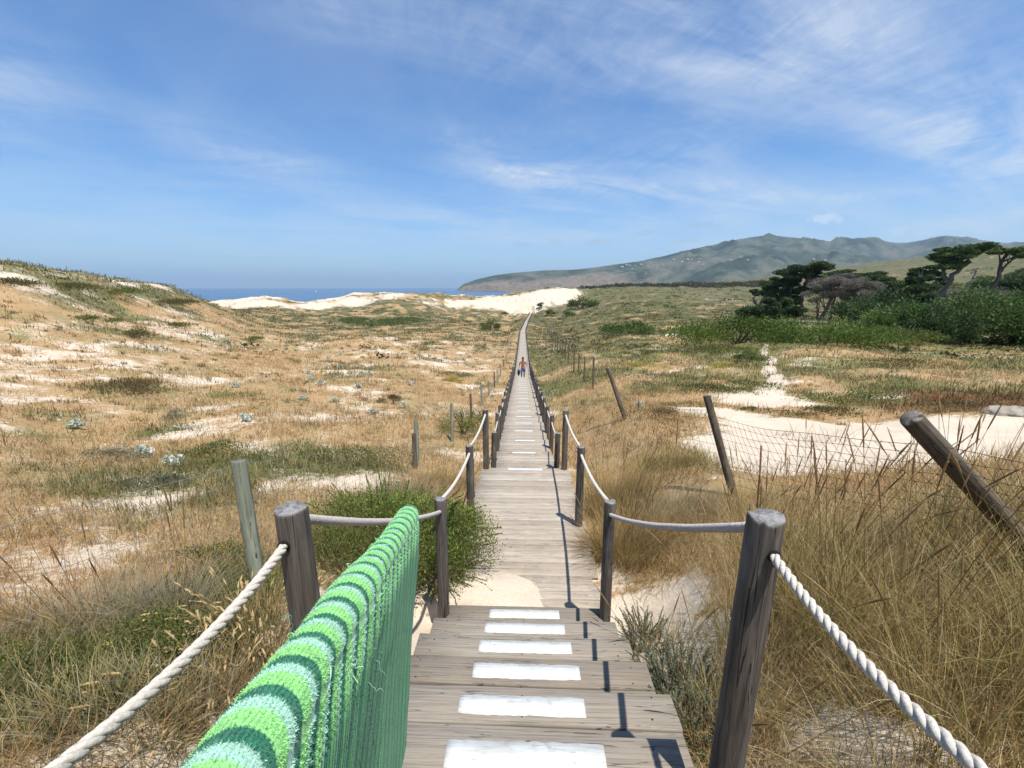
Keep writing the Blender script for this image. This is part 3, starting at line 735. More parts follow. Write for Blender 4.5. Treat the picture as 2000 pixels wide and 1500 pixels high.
while y < 224:
    hw_ = .62
    plank(mb, y, .55, -hw_, hw_, float(deck_z(y)) + .03, xc=float(deck_x(y))); y += .57
mb.obj('deck', M_PLANK, walk)

# ------------------------------------------------------------------ rope railings
def post_bm(h, r, lean=(0, 0), below=.35, seed=0, chips=True, sides=26):
    """round post, base at origin, worn rim"""
    pr = random.Random(seed); mb = MB()
    zs = [-below, 0, h * .3, h * .6, h * .85, h - .012, h - .003, h]
    rs = [r * 1.02, r * 1.02, r * 1.01, r, r * .99, r * .985, r * .97, r * .93]
    a = np.linspace(0, 2 * math.pi, sides, endpoint=False)
    ecc = 1 + .035 * np.cos(2 * a + pr.random() * 6) + .02 * np.cos(3 * a + pr.random() * 6)
    grooves = np.array([pr.gauss(0, .009) for _ in range(sides)])
    chip = np.zeros(sides)
    if chips:
        for _ in range(3):
            c0 = pr.randrange(sides)
            for q_ in range(pr.randint(2, 4)): chip[(c0 + q_) % sides] = pr.uniform(.004, .016)
    V = []
    for z_, r_ in zip(zs, rs):
        rr_ = r_ * (ecc + grooves)
        zz_ = z_ - (chip if z_ > h - .03 else 0)
        V.append(np.stack([rr_ * np.cos(a) + lean[0] * z_, rr_ * np.sin(a) + lean[1] * z_, zz_ + 0 * a + (.004 * np.cos(a * 2) if z_ > h - .03 else 0)], 1))
    n = len(zs); V = np.vstack(V + [[[lean[0] * h, lean[1] * h, h - .002]]])
    i, j = np.meshgrid(np.arange(n - 1), np.arange(sides), indexing='ij')
    mb.add(V, np.stack([i * sides + j, i * sides + (j + 1) % sides, (i + 1) * sides + (j + 1) % sides, (i + 1) * sides + j], -1).reshape(-1, 4))
    k = np.arange(sides); b = mb.n - len(V)
    mb.f.append(np.stack([b + (n - 1) * sides + k, b + (n - 1) * sides + (k + 1) % sides, np.full(sides, b + n * sides)], -1)); mb.m.append(np.zeros(sides, np.int32))
    return mb

def twisted_rope(path, r=.021, lay=.105, per=.009, sides=7, strands=3):
    P = np.asarray(path, float)
    d = np.concatenate([[0], np.cumsum(np.linalg.norm(np.diff(P, axis=0), axis=1))])
    n = max(8, int(d[-1] / per)); tt = np.linspace(0, d[-1], n)
    C = np.stack([np.interp(tt, d, P[:, k]) for k in range(3)], 1)
    T = np.gradient(C, axis=0); T /= np.linalg.norm(T, axis=1)[:, None]
    U = np.array([0, 0, 1.0]) - T * T[:, 2:3]; U /= np.linalg.norm(U, axis=1)[:, None]; S = np.cross(T, U)
    mb = MB()
    for s in range(strands):
        ph = tt / lay * 2 * math.pi + s * 2 * math.pi / strands
        Q = C + (np.cos(ph)[:, None] * U + np.sin(ph)[:, None] * S) * r * .52
        add_tube(mb, Q, r * .56, sides)
    return mb
def sagline(a, b, sag, n=24):
    t_ = np.linspace(0, 1, n)[:, None]
    P = np.array(a) * (1 - t_) + np.array(b) * t_
    P[:, 2] -= (4 * sag * t_ * (1 - t_))[:, 0]
    return P

def rail(side, label):
    root = empty('rope_railing', (side * .83, 1.38, -2.0), label, 'rope railing', 'rope railings of the stairs')
    off = Vector(root.location)
    sd_ = 'L' if side < 0 else 'R'
    spec = [(-1.0, .45, .07), (1.376, -.775, .059), (3.74, -1.985, .057), (5.95, -2.285, .058), (8.44, -2.455, .06)]
    tops = []
    for q_, (y, zt, r_) in enumerate(spec):
        zb_ = {0: -1.0, 1: -2.02, 2: -3.45, 3: -3.62, 4: -3.85}[q_]
        lx = {1: .012 * side, 2: -.01 * side}.get(q_, 0.0)
        mb = post_bm(zt - zb_, r_, (lx, 0), .45, seed=q_ * 7 + (0 if side < 0 else 50))
        o = mb.obj('post', M_POST, root, (side * .83 - off.x, y - off.y, zb_ - off.z))
        if q_ == 1: o['label'] = 'thick dark weathered front post with grey end grain'
        tops.append((side * .83 + lx * (zt - zb_), y, zt))
    # near-black discs standing in for the shade inside rope holes; then the ropes
    hp = []
    for q_, (x_, y_, z_) in enumerate(tops): hp.append((x_, y_, z_ - (.12 if q_ != 4 else .1)))
    r1 = spec[1][2]
    def hole_shade(par, y, x, z, ny, rr_=.026):
        mb = MB(); a = np.linspace(0, 2 * math.pi, 17)[:-1]
        add_tube(mb, [(x, y, z), (x, y + ny * .006, z)], rr_, 16)
        mb.obj('rope_hole_shade', M_HOLE_SHADE, par, ( -par.location.x - off.x, -par.location.y - off.y, -par.location.z - off.z))
    kids = [o for o in root.children if o.name.startswith('post')]
    hole_shade(kids[1], tops[1][1] - spec[1][2] * 1.0, hp[1][0] + (-.008 if side < 0 else .008), hp[1][2] - .0, -1, .022)
    hole_shade(kids[2], tops[2][1] - spec[2][2] * 1.0, hp[2][0], hp[2][2], -1, .022)
    loc = (-off.x, -off.y, -off.z)
    a_ = (hp[1][0] + (-.008 if side < 0 else .008), tops[1][1] - .055, hp[1][2])
    o = twisted_rope(sagline((side * .83, -1, .32), a_, .40, 40), .0158, .095, .005, 9).obj('rope', M_ROPE, root, loc, smooth=True); o['label'] = 'cream twisted rope hanging slack beside the top steps'
    b_ = (hp[1][0], tops[1][1] + .05, hp[1][2] + .045); c_ = (hp[2][0] - side * .0, tops[2][1] - .05, hp[2][2])
    twisted_rope(sagline(b_, c_, .05, 40), .019, .055, .006, 7).obj('rope', M_ROPEG, root, loc, smooth=True)
    for q_ in (2, 3):
        b_ = (hp[q_][0], tops[q_][1] + .045, hp[q_][2] + .08); c_ = (hp[q_ + 1][0], tops[q_ + 1][1] - .045, hp[q_ + 1][2])
        twisted_rope(sagline(b_, c_, .07, 30), .02, .07, .012, 6).obj('rope', M_ROPE, root, loc, smooth=True)
    return root
rail(-1, 'rope railing on the towel side of the upper steps with thick dark front post')
rail(1, 'rope railing beside the tall dry grass at the upper steps with pale-topped post')

pm_far = [post_bm(1.02, .058, (0, 0), .5, seed=200 + q_, sides=14).mesh('post', M_POST) for q_ in range(3)]
pm_tiny = post_bm(1.0, .06, (0, 0), .3, seed=300, sides=8, chips=False).mesh('post', M_POST)
def rail2(side, label):
    root = empty('rope_railing', (side * .7, 8.75, -4.0), label, 'rope railing', 'rope railings of the lower walk'); off = Vector(root.location)
    ys = list(np.arange(8.78, 34.5, 1.72)) + list(np.arange(36, 100, 2.3)) + list(np.arange(101, 224, 5.2))
    pr = random.Random(9 + side); line = []
    for q_, y in enumerate(ys):
        x = float(deck_x(y)) + side * (.70 if y < 100 else .68); z = float(deck_z(y))
        me = pm_far[q_ % 3] if y < 60 else pm_tiny
        o = link('post', me, root, (x - off.x, y - off.y, z - off.z - .02)); o.rotation_euler = (pr.gauss(0, .012), pr.gauss(0, .014), pr.uniform(0, 6.28))
        o.scale = (1, 1, pr.uniform(.97, 1.06) if q_ else .92)
        line.append((x, y, z + (.86 if q_ else .8)))
    loc = (-off.x, -off.y, -off.z)
    for q_ in range(0, 16):
        a_, b_ = line[q_], line[q_ + 1]
        twisted_rope(sagline((a_[0], a_[1] + .04, a_[2] + .04), (b_[0], b_[1] - .04, b_[2] - .02), .07, 16), .019, .08, .03, 5).obj('rope', M_ROPE, root, loc, smooth=True)
    P = []
    for q_ in range(16, len(line) - 1): P.append(sagline(line[q_], line[q_ + 1], .06, 7)[:-1])
    mb = MB(); add_tube(mb, np.vstack(P), .02, 5); mb.obj('rope', M_ROPE, root, loc, smooth=True)
rail2(-1, 'rope railing of closely set dark posts on the sea side of the lower boardwalk')
rail2(1, 'rope railing of closely set dark posts on the inland side of the lower boardwalk')

# ------------------------------------------------------------------ wire fences
def fence_post(root, base, top, r, m, seed, sides=16, label=None, below=.25):
    b = np.array(base); tp = np.array(top); d_ = tp - b; L = np.linalg.norm(d_)
    mb = post_bm(L, r, (0, 0), below, seed, True, sides)
    off = np.array(root.location)
    o = mb.obj('post', m, root, tuple(b - off)); o.rotation_mode = 'QUATERNION'
    o.rotation_quaternion = Vector(d_ / L).to_track_quat('Z', 'Y') @ Matrix.Rotation(seed, 4, 'Z').to_quaternion()
    if label: o['label'] = label
    return o
def strands(mb, A0, A1, B0, B1, n, sag, r, nv, wob, pr, knots=True, slack=0.0):
    """woven wire between two posts: A0/B0 upper ends, A1/B1 lower ends"""
    A0, A1, B0, B1 = map(np.array, (A0, A1, B0, B1)); rows = []
    m_ = max(nv, 8)
    for q_ in range(n):
        f = q_ / (n - 1) if n > 1 else 0
        f = f ** 1.12
        L = sagline(A0 + (A1 - A0) * f, B0 + (B1 - B0) * f, sag * (1 - .5 * f), m_ + 1)
        ph = pr.uniform(0, 6)
        tt = np.linspace(0, 1, m_ + 1)
        L[:, 2] += wob * np.sin(tt * 9 + ph) * np.sin(tt * math.pi)
        if slack: L[:, 0] += slack * np.sin(tt * math.pi) * (f - .3)
        rows.append(L); add_tube(mb, L, r if q_ not in (0, n - 1) else r * 1.25, 5)
    rows = np.array(rows)
    for c in range(1, m_):
        sh = [int(np.clip(c + pr.choice((0, 0, 0, 1 if c < m_ - 1 else 0)) * 0, 0, m_)) for _ in range(n)]
        skew = wob * 2.2 * math.sin(c * .55 + 1)
        C = np.array([rows[q_, c] for q_ in range(n)])
        dirv = rows[0, -1] - rows[0, 0]; dirv = dirv / np.linalg.norm(dirv)
        ff = np.linspace(0, 1, n)[:, None]
        C = C + dirv * skew * np.sin(ff * 2.6) + dirv * np.array([[pr.gauss(0, wob * .25)] for _ in range(n)])
        add_tube(mb, C, r * .85, 4)
        if knots:
            for q_ in range(1, n - 1):
                add_tube(mb, [C[q_] - [0, 0, r * 2.2], C[q_] + [0, 0, r * 2.2]], r * 2.3, 5)

fr = empty('wire_fence', (3.12,5.99,-2.993), 'sagging woven wire fence on leaning posts by the tall dry grass', 'fence')
off = np.array(fr.location)
R1t, R1b = np.array((2.517,2.747,-0.826)), np.array((3.46,2.693,-1.748))
R2t, R2b = np.array((2.703,6.248,-1.567)), np.array((3.079,5.893,-2.961))
R3t, R3b = np.array((2.41,12.384,-2.291)), np.array((3.01,12.017,-3.995))
fence_post(fr, R1b, R1t, .066, M_FPOST, 3, 24, 'thick post leaning far over towards the path', .5)
fence_post(fr, R2b, R2t, .055, M_FPOST, 4, 20, 'leaning brown post at the far end of the woven panel')
fence_post(fr, R3b, R3t, .06, M_FPOST, 5, 16)
FRP = [((3.482, 21.508, -5.169), (3.522, 21.891, -3.489)), ((3.512, 25.039, -5.485), (3.532, 25.365, -4.046)), ((3.519, 27.919, -5.49), (3.544, 28.198, -4.259)), ((3.529, 30.718, -5.851), (3.556, 31.042, -4.425)), ((3.51, 34.787, -5.898), (3.542, 35.106, -4.496)), ((3.579, 38.339, -6.125), (3.569, 38.647, -4.764)), ((3.548, 41.311, -6.247), (3.588, 41.611, -4.929)), ((3.629, 44.855, -6.51), (3.618, 45.167, -5.134)), ((3.66, 48.988, -6.814), (3.65, 49.315, -5.37)), ((3.747, 53.717, -7.146), (3.736, 54.075, -5.565)), ((3.864, 59.657, -7.432), (3.852, 60.007, -5.89)), ((3.923, 65.6, -7.699), (3.912, 65.949, -6.159)), ((3.99, 72.753, -7.927), (3.978, 73.1, -6.393)), ((3.989, 79.886, -8.227), (3.978, 80.246, -6.638))]
pts_top = [R2t, R3t]
for q_, (b, tp) in enumerate(FRP):
    fence_post(fr, b, tp, .05, M_FPOST, 20 + q_, 10); pts_top.append(np.array(tp))
pr = random.Random(4)
mb = MB()
strands(mb, (2.775,6.135,-1.851), (3.016,5.874,-2.813), (2.648,2.769,-1.021), (3.377,2.727,-1.674), 9, .06, .0018, 26, .015, pr)
mb.obj('wire_mesh', M_WIRE, fr, tuple(-off))
mb = MB()
strands(mb, (2.549,12.288,-2.732), (2.894,11.981,-3.686), (2.764,6.232,-1.784), (3.009,5.945,-2.724), 8, .25, .0022, 26, .03, pr, False)
mb.obj('wire_mesh', M_WIRE, fr, tuple(-off))
mb = MB()
strands(mb, (2.61,2.732,-1.0), (3.296,2.693,-1.635), (2.791,1.716,-0.757), (2.985,1.615,-1.455), 8, .03, .0016, 14, .014, pr)
mb.obj('wire_mesh', M_WIRE, fr, tuple(-off))
mb = MB()
for f in (.93, .6, .3):
    for q_ in range(1, len(pts_top) - 1):
        P = [pts_top[q_], pts_top[q_ + 1]]
        bs = [R3b if q_ == 1 else np.array(FRP[q_ - 2][0]), np.array(FRP[q_ - 1][0])]
        add_tube(mb, sagline(bs[0] + (P[0] - bs[0]) * f, bs[1] + (P[1] - bs[1]) * f, .05, 8), .0035, 4)
mb.obj('wire', M_WIRE, fr, tuple(-off))
for (b, tp) in [((3.387, 9.129, -3.215), (3.418, 9.241, -2.724)), ((2.74, 4.656, -2.485), (2.777, 4.811, -1.81)), ((3.72, 13.624, -3.8), (3.733, 13.747, -3.257))]:
    mb = MB(); add_tube(mb, [np.array(b) - [0, 0, .2], np.array(b) * .5 + np.array(tp) * .5 + [.004, 0, 0], tp], .011, 7); mb.obj('stake', simple('rusty_stake', (.17, .075, .045), .8, .4, 30), fr, tuple(-off))

fl = empty('wire_fence', (-2.441,3.294,-2.628), 'low wire fence with greenish split posts along the dry slope', 'fence'); off = np.array(fl.location)
LT, LB = np.array((-2.608,3.537,-1.532)), np.array((-2.431,3.31,-2.695))
fence_post(fl, LB, LT, .062, M_GPOST, 31, 22, 'greenish weathered post with a dark top')
LPOSTS = [((-2.312, 8.287, -3.839), (-2.362, 8.477, -2.993)), ((-2.37, 8.657, -4.01), (-2.424, 8.918, -2.85)), ((-2.235, 12.211, -4.644), (-2.26, 12.483, -3.437)), ((-2.215, 16.659, -5.388), (-2.265, 16.918, -4.236)), ((-2.209, 20.667, -5.811), (-2.243, 20.895, -4.8)), ((-2.235, 25.076, -6.721), (-2.244, 25.325, -5.621)), ((-2.188, 29.139, -6.909), (-2.233, 29.393, -5.781)), ((-2.237, 33.122, -7.431), (-2.286, 33.356, -6.392)), ((-2.229, 37.129, -7.859), (-2.284, 37.391, -6.698)), ((-2.268, 43.131, -8.531), (-2.33, 43.422, -7.238)), ((-2.266, 50.181, -9.109), (-2.337, 50.478, -7.791)), ((-2.273, 58.284, -9.567), (-2.355, 58.596, -8.181)), ((-2.301, 67.439, -9.908), (-2.393, 67.762, -8.47))]
prev_t, prev_b = LT, LB
allp = [(LB, LT)]
for q_, (b, tp) in enumerate(LPOSTS):
    fence_post(fl, b, tp, .048, M_GPOST if q_ % 3 else M_FPOST, 40 + q_, 10); allp.append((np.array(b), np.array(tp)))
mb = MB()
A0 = np.array([-3.05, .75, -.98]); A1 = np.array([-3.05, .75, -2.05])
strands(mb, A0, A1, LT + (LB - LT) * .03, LT + (LB - LT) * .80, 6, .03, .0017, 15, .012, pr, False)
mb.obj('wire_mesh', M_WIREG, fl, tuple(-off))
fence_post(fl, (-3.05, .72, -2.15), (-3.05, .72, -.93), .06, M_GPOST, 61, 16)
mb = MB()
strands(mb, LT + (LB - LT) * .03, LT + (LB - LT) * .85, allp[1][1] + (allp[1][0] - allp[1][1]) * .08, allp[1][1] + (allp[1][0] - allp[1][1]) * .85, 6, .05, .0017, 24, .015, pr, False)
mb.obj('wire_mesh', M_WIREG, fl, tuple(-off))
mb = MB()
for q_ in range(1, len(allp) - 1):
    for f in (.92, .7, .5, .3):
        add_tube(mb, sagline(allp[q_][0] + (allp[q_][1] - allp[q_][0]) * f, allp[q_ + 1][0] + (allp[q_ + 1][1] - allp[q_ + 1][0]) * f, .03, 8), .0026, 4)
mb.obj('wire', M_WIREG, fl, tuple(-off))

# ------------------------------------------------------------------ towel
def towel():
    A = np.array((-0.442,1.457,-0.839)); B = np.array((-0.281,0.299,-0.45))
    rdir = (B - A); L = np.linalg.norm(rdir); rdir /= L
    E = np.array((-0.378,0.934,-1.345))
    hd = E - A; hd = hd - rdir * hd.dot(rdir) * .55; hd /= np.linalg.norm(hd)
    out = np.cross(rdir, hd); 
    if out[0] < 0: out = -out
    out /= np.linalg.norm(out)
    s_ext = L + .12
    ns, rr_ = 900, .034
    s = np.linspace(0, s_ext, ns)
    # profile across: hang on the +x side, round the fold, short hang on the other side
    prof = []
    for d_ in np.linspace(.72, .02, 70): prof.append((rr_ * (1 - .55 * sstep(.06, .5, d_)), d_ + rr_ * .2, 0.))
    for a_ in np.linspace(0, math.pi, 22): prof.append((rr_ * math.cos(a_), -rr_ * math.sin(a_) * 1.05 + rr_ * .2, 1.))
    for d_ in np.linspace(.03, .55, 30): prof.append((-rr_ * (1 - .55 * sstep(.06, .5, d_)), d_ + rr_ * .2, 0.))
    prof = np.array(prof); npf = len(prof)
    S, PI_ = np.meshgrid(np.arange(ns), np.arange(npf), indexing='ij')
    ss = s[S]; o_ = prof[PI_, 0]; h_ = prof[PI_, 1]; rnd = prof[PI_, 2]
    per = .064
    sw = ss + .006 * (fbm(ss * 6, h_ * 9, 3, 71) - .5) + .003 * np.sin(h_ * 30 + ss * 14)
    ph = (sw / per) % 1.0
    wid = np.where(o_ > .9 * rr_, 1, 1)
    ridge_w = 1 + .22 * fbm(ss * 2.5, ss * 0 + 3, 2, 73)
    puff_ = np.where(ph < .35, -.0006, .0004) * np.clip(1 - h_ / .25, .5, 1)
    side_rib = 0.0034 * np.sin(ss / .0128 * 2 * math.pi) * sstep(.03, .12, h_)
    crumple = .012 * (fbm(ss * 5, h_ * 4, 3, 75) - .5) * (1 - .4 * rnd) + .010 * (fbm(ss * 3 + 9, h_ * 2, 2, 79) - .5) * sstep(0, .3, h_)
    nx = np.where(rnd > .5, o_ / rr_, np.sign(o_)); nh = np.where(rnd > .5, (h_ - rr_ * .2) / rr_, 0)
    k = puff_ + side_rib + crumple
    oo = o_ * ridge_w + nx * k; hh = h_ + nh * k + .006 * np.sin(ss * 5.2) + .004 * (fbm(ss * 9, ss * 0, 2, 77) - .5)
    P = A + rdir * ss[..., None] + hd * hh[..., None] + out * oo[..., None]
    dk = np.array((.004, .15, .075)); mint = np.array((.35, .60, .46)); lime = np.array((.27, .63, .20))
    f1 = sstep(.0, .02, ph) * (1 - sstep(.30, .325, ph))
    f2 = sstep(.30, .325, ph) * (1 - sstep(.58, .66, ph))
    C = dk * f1[..., None] + mint * f2[..., None] + lime * (1 - f1 - f2)[..., None]
    # shade painted into the hanging +x side: darker green, with narrow dark ribs
    rib = (np.sin(ss / .0128 * 2 * math.pi) > .15).astype(float)
    shaded_side = np.array((.07, .29, .115))[None, None] * (1 - rib[..., None]) + np.array((.005, .095, .04))[None, None] * rib[..., None]
    mixv = (sstep(.045, .13, h_ + .05 * (fbm(ss * 25, h_ * 3, 2, 83) - .5)) * (o_ > 0))[..., None]
    C = C * (1 - mixv) + (shaded_side * .88 + C * .12) * mixv
    C *= (.8 + .4 * fbm(ss * 160, h_ * 160, 2, 81))[..., None]
    mb = MB()
    i, j = np.meshgrid(np.arange(ns - 1), np.arange(npf - 1), indexing='ij')
    q = np.stack([i * npf + j, (i + 1) * npf + j, (i + 1) * npf + j + 1, i * npf + j + 1], -1).reshape(-1, 4)
    mb.add(P.reshape(-1, 3), q, 0, C.reshape(-1, 3))
    # terry loops standing off the pile, plus a few pulled threads
    Nf = np.cross(np.gradient(P, axis=0), np.gradient(P, axis=1)); Nf /= np.linalg.norm(Nf, axis=-1)[..., None] + 1e-9
    ctr = A + rdir * ss[..., None] + hd * (hh * 0 + rr_)[..., None]
    Nf *= np.sign(((P - ctr) * Nf).sum(-1))[..., None]
    n = 200000
    top = rng.random(n) < .8
    jj = np.where(top, rng.integers(62, npf - 26, n), rng.integers(0, npf - 1, n)); ii = rng.integers(0, ns - 1, n)
    # more of them close to the near end where single loops show
    p0 = P[ii, jj] + rng.normal(0, .0012, (n, 3)); nn = Nf[ii, jj] + rng.normal(0, .55, (n, 3)); nn /= np.linalg.norm(nn, axis=1)[:, None]
    ln = rng.uniform(.0012, .0034, n)[:, None] * np.where(top, 1, .75)[:, None]
    sd_ = np.cross(nn, rng.normal(0, 1, (n, 3))); sd_ /= np.linalg.norm(sd_, axis=1)[:, None]
    w_ = rng.uniform(.00035, .0007, n)[:, None]
    V = np.stack([p0 - sd_ * w_ - nn * .0005, p0 + sd_ * w_ - nn * .0005, p0 + nn * ln], 1).reshape(-1, 3)
    cc = np.repeat(C[ii, jj] * rng.uniform(.75, 1.4, (n, 1)), 3, 0)
    mb.add(V, np.arange(3 * n).reshape(-1, 3), 0, np.clip(cc, 0, .95))
    for _ in range(40):
        i0 = int(rng.integers(int(ns * .25), ns - 2)); j0 = int(rng.integers(56, 96))
        b = P[i0, j0] + Nf[i0, j0] * .001; c = C[i0, j0]; L_ = rng.uniform(.02, .07); q_ = [b]
        v = Nf[i0, j0] * .4 + rng.normal(0, .6, 3)
        for _k in range(8):
            v = v + rng.normal(0, .55, 3) + np.array([0, 0, -.22]); v /= np.linalg.norm(v); q_.append(q_[-1] + v * L_ / 8)
        add_tube(mb, q_, .0007, 4, 0, np.clip(c * 1.2 + .06, 0, .9))
    m, t, p = mat('terry_towel', .95, .05)
    a = t.n('ShaderNodeVertexColor', layer_name='Col')
    tc = t.n('ShaderNodeTexCoord'); nz = t.noise(tc.outputs['Object'], 420, 2, .7)
    sc_ = t.n('ShaderNodeVectorMath', operation='SCALE'); t.L.new(a.outputs[0], sc_.inputs[0]); t.L.new(t.mapr(nz, .3, .7, .72, 1.25), sc_.inputs['Scale'])
    t.L.new(sc_.outputs[0], p.inputs['Base Color']); p.inputs['Sheen Weight'].default_value = .25; p.inputs['Sheen Roughness'].default_value = .6
    bump(t, p, nz, .8, .002)
    o = mb.obj('beach_towel', m, smooth=True)
    setp(o, 'green striped terry beach towel with frayed loops hanging folded beside the steps', 'towel')
towel()

# ------------------------------------------------------------------ person walking up
def person():
    px, py = -.33 + .10, 33.4
    pz = float(deck_z(py)) - .0 + .012
    pz = -(3.93 + .17 * 19) + .002
    root = empty('person', (px, py, pz), 'person in blue swim shorts with bare chest walking up the boardwalk', 'person')
    def skin(name, joints, edges, colfn, mat_, par, sub=2):
        me = bpy.data.meshes.new(name)
        me.from_pydata([j[0] for j in joints], edges, [])
        o = link(name, me, par)
        md = o.modifiers.new('skin', 'SKIN'); md.use_smooth_shade = True
        sk = me.skin_vertices if len(me.skin_vertices) else None
        for q_, j in enumerate(joints):
            r_ = j[1] if isinstance(j[1], tuple) else (j[1], j[1])
            me.skin_vertices[0].data[q_].radius = r_
        me.skin_vertices[0].data[0].use_root = True
        if sub: 
            s2 = o.modifiers.new('smooth', 'SUBSURF'); s2.levels = sub; s2.render_levels = sub
        me.materials.append(mat_)
        return o
    m_skin = simple('tanned_skin', (.34, .155, .085), .5, .12, 25, .35)
    m_hair = simple('dark_hair', (.015, .011, .009), .7, .3, 120)
    m_short = simple('blue_shorts', (.03, .055, .24), .8, .3, 30); m_short2 = simple('pale_blue_panel', (.18, .30, .52), .8, .2, 30)
    J = [((0, 0, .95), (.145, .105)), ((0, .0, 1.08), (.14, .10)), ((0, -.01, 1.24), (.165, .11)), ((0, .0, 1.38), (.165, .105)), ((0, .0, 1.47), (.07, .065)), ((0, -.03, 1.53), (.058, .06)), ((0, -.035, 1.60), (.078, .092)), ((0, -.03, 1.69), (.078, .095)), ((0, -.02, 1.755), (.05, .06)),
         ((.10, 0, .88), (.098, .1)), ((.115, -.11, .52), (.062, .066)), ((.11, -.06, .30), (.056, .06)), ((.11, -.0, .09), (.037, .042)), ((.12, -.10, .03), (.043, .028)), ((.125, -.17, .022), (.035, .018)),
         ((-.10, 0, .88), (.098, .1)), ((-.10, .04, .50), (.062, .066)), ((-.10, .12, .29), (.055, .06)), ((-.10, .20, .11), (.037, .042)), ((-.105, .12, .035), (.043, .028)), ((-.11, .05, .022), (.035, .018)),
         ((.215, .0, 1.40), (.062, .062)), ((.275, .04, 1.13), (.044, .046)), ((.235, -.12, .93), (.034, .034)), ((.225, -.17, .87), (.026, .034)),
         ((-.215, .0, 1.40), (.062, .062)), ((-.275, .03, 1.13), (.044, .046)), ((-.30, -.06, .90), (.034, .034)), ((-.305, -.08, .83), (.026, .034))]
    Ed = [(0, 1), (1, 2), (2, 3), (3, 4), (4, 5), (5, 6), (6, 7), (7, 8), (0, 9), (9, 10), (10, 11), (11, 12), (12, 13), (13, 14), (0, 15), (15, 16), (16, 17), (17, 18), (18, 19), (19, 20), (3, 21), (21, 22), (22, 23), (23, 24), (3, 25), (25, 26), (26, 27), (27, 28)]
    # fingers and thumbs
    for hb, sx_ in ((24, 1), (28, -1)):
        p = np.array(J[hb][0])
        for f_ in range(4):
            a_ = len(J); o_ = np.array([-.0 + .004 * sx_, -.024 + .016 * f_, -.0])
            J.append((tuple(p + o_ + [0, 0, -.035]), .0095)); J.append((tuple(p + o_ + [-.012 * sx_, -.004, -.07 - .008 * (f_ in (1, 2))]), .0085)); J.append((tuple(p + o_ + [-.03 * sx_, -.004, -.092 - .01 * (f_ in (1, 2))]), .0075))
            Ed += [(hb, a_), (a_, a_ + 1), (a_ + 1, a_ + 2)]
        a_ = len(J); J.append((tuple(p + [-.012 * sx_, -.042, .0]), .011)); J.append((tuple(p + [-.026 * sx_, -.056, -.035]), .009)); Ed += [(hb, a_), (a_, a_ + 1)]
    body = skin('body', J, Ed, None, m_skin, root, 2)
    # face: nose, ears, eyes, beard
    def blobm(name, c, r_, m_, par, n=12):
        mb = MB(); u, v = np.meshgrid(np.linspace(0, 2 * math.pi, n * 2, endpoint=False), np.linspace(0, math.pi, n), indexing='xy')
        V = np.stack([c[0] + r_[0] * np.sin(v) * np.cos(u), c[1] + r_[1] * np.sin(v) * np.sin(u), c[2] + r_[2] * np.cos(v)], -1)
        nn = n * 2; i, j = np.meshgrid(np.arange(n - 1), np.arange(nn), indexing='ij')
        mb.add(V.reshape(-1, 3), np.stack([i * nn + j, (i + 1) * nn + j, (i + 1) * nn + (j + 1) % nn, i * nn + (j + 1) % nn], -1).reshape(-1, 4))
        return mb.obj(name, m_, par, smooth=True)
    blobm('hair', (0, -.012, 1.715), (.092, .108, .082), m_hair, root)
    blobm('beard', (0, -.085, 1.585), (.066, .055, .055), m_hair, root)
    blobm('nose', (0, -.135, 1.655), (.014, .02, .024), m_skin, root)
    for sx_ in (-1, 1):
        blobm('ear', (.085 * sx_, -.02, 1.655), (.012, .026, .034), m_skin, root)
        blobm('eye', (.032 * sx_, -.115, 1.675), (.014, .012, .007), m_hair, root)
    S = [((0, 0, .97), (.158, .118)), ((0, 0, .90), (.16, .125)), ((.10, -.01, .84), (.118, .122)), ((.112, -.07, .66), (.10, .108)), ((.114, -.095, .58), (.094, .1)), ((-.10, .0, .84), (.118, .122)), ((-.10, .025, .66), (.10, .108)), ((-.10, .035, .58), (.094, .1))]
    sh = skin('shorts', S, [(0, 1), (1, 2), (2, 3), (3, 4), (1, 5), (5, 6), (6, 7)], None, m_short, root, 2)
    pn = skin('shorts_panel', [((-.125, -.03, .82), (.10, .105)), ((-.12, .0, .62), (.088, .095))], [(0, 1)], None, m_short2, root, 2)
    # bundled wet towel carried in the hand
    mb = MB(); n = 26
    u, v = np.meshgrid(np.linspace(0, 2 * math.pi, 40, endpoint=False), np.linspace(0, 1, n), indexing='xy')
    rad = .02 + .14 * np.sin(np.clip(v * 1.08, 0, 1) * math.pi) ** .7 * (1 - .35 * v)
    rad = rad * (1 + .28 * np.sin(u * 5 + v * 4) * .6 + .5 * (fbm(u * 2, v * 6, 3, 91) - .5))
    V = np.stack([rad * np.cos(u) * .8, rad * np.sin(u) * .7, .02 - v * .56], -1)
    i, j = np.meshgrid(np.arange(n - 1), np.arange(40), indexing='ij')
    mb.add(V.reshape(-1, 3), np.stack([i * 40 + j, (i + 1) * 40 + j, (i + 1) * 40 + (j + 1) % 40, i * 40 + (j + 1) % 40], -1).reshape(-1, 4), 0, (.012, .05, .04))
    o = mb.obj('towel_bundle', M_CLOTH, None, (px - .335, py - .085, pz + .80), smooth=True)
    setp(o, 'dark green towel bundle hanging from the walking man\'s hand', 'towel bundle')
person()

# ------------------------------------------------------------------ plants
def pal(cols, n, w=None, jit=.18):
    cols = np.array(cols, float); k = rng.choice(len(cols), n, p=None if w is None else np.array(w) / sum(w))
    return np.clip(cols[k] * rng.uniform(1 - jit, 1 + jit, (n, 1)) * rng.uniform(.93, 1.07, (n, 3)), 0, .9)

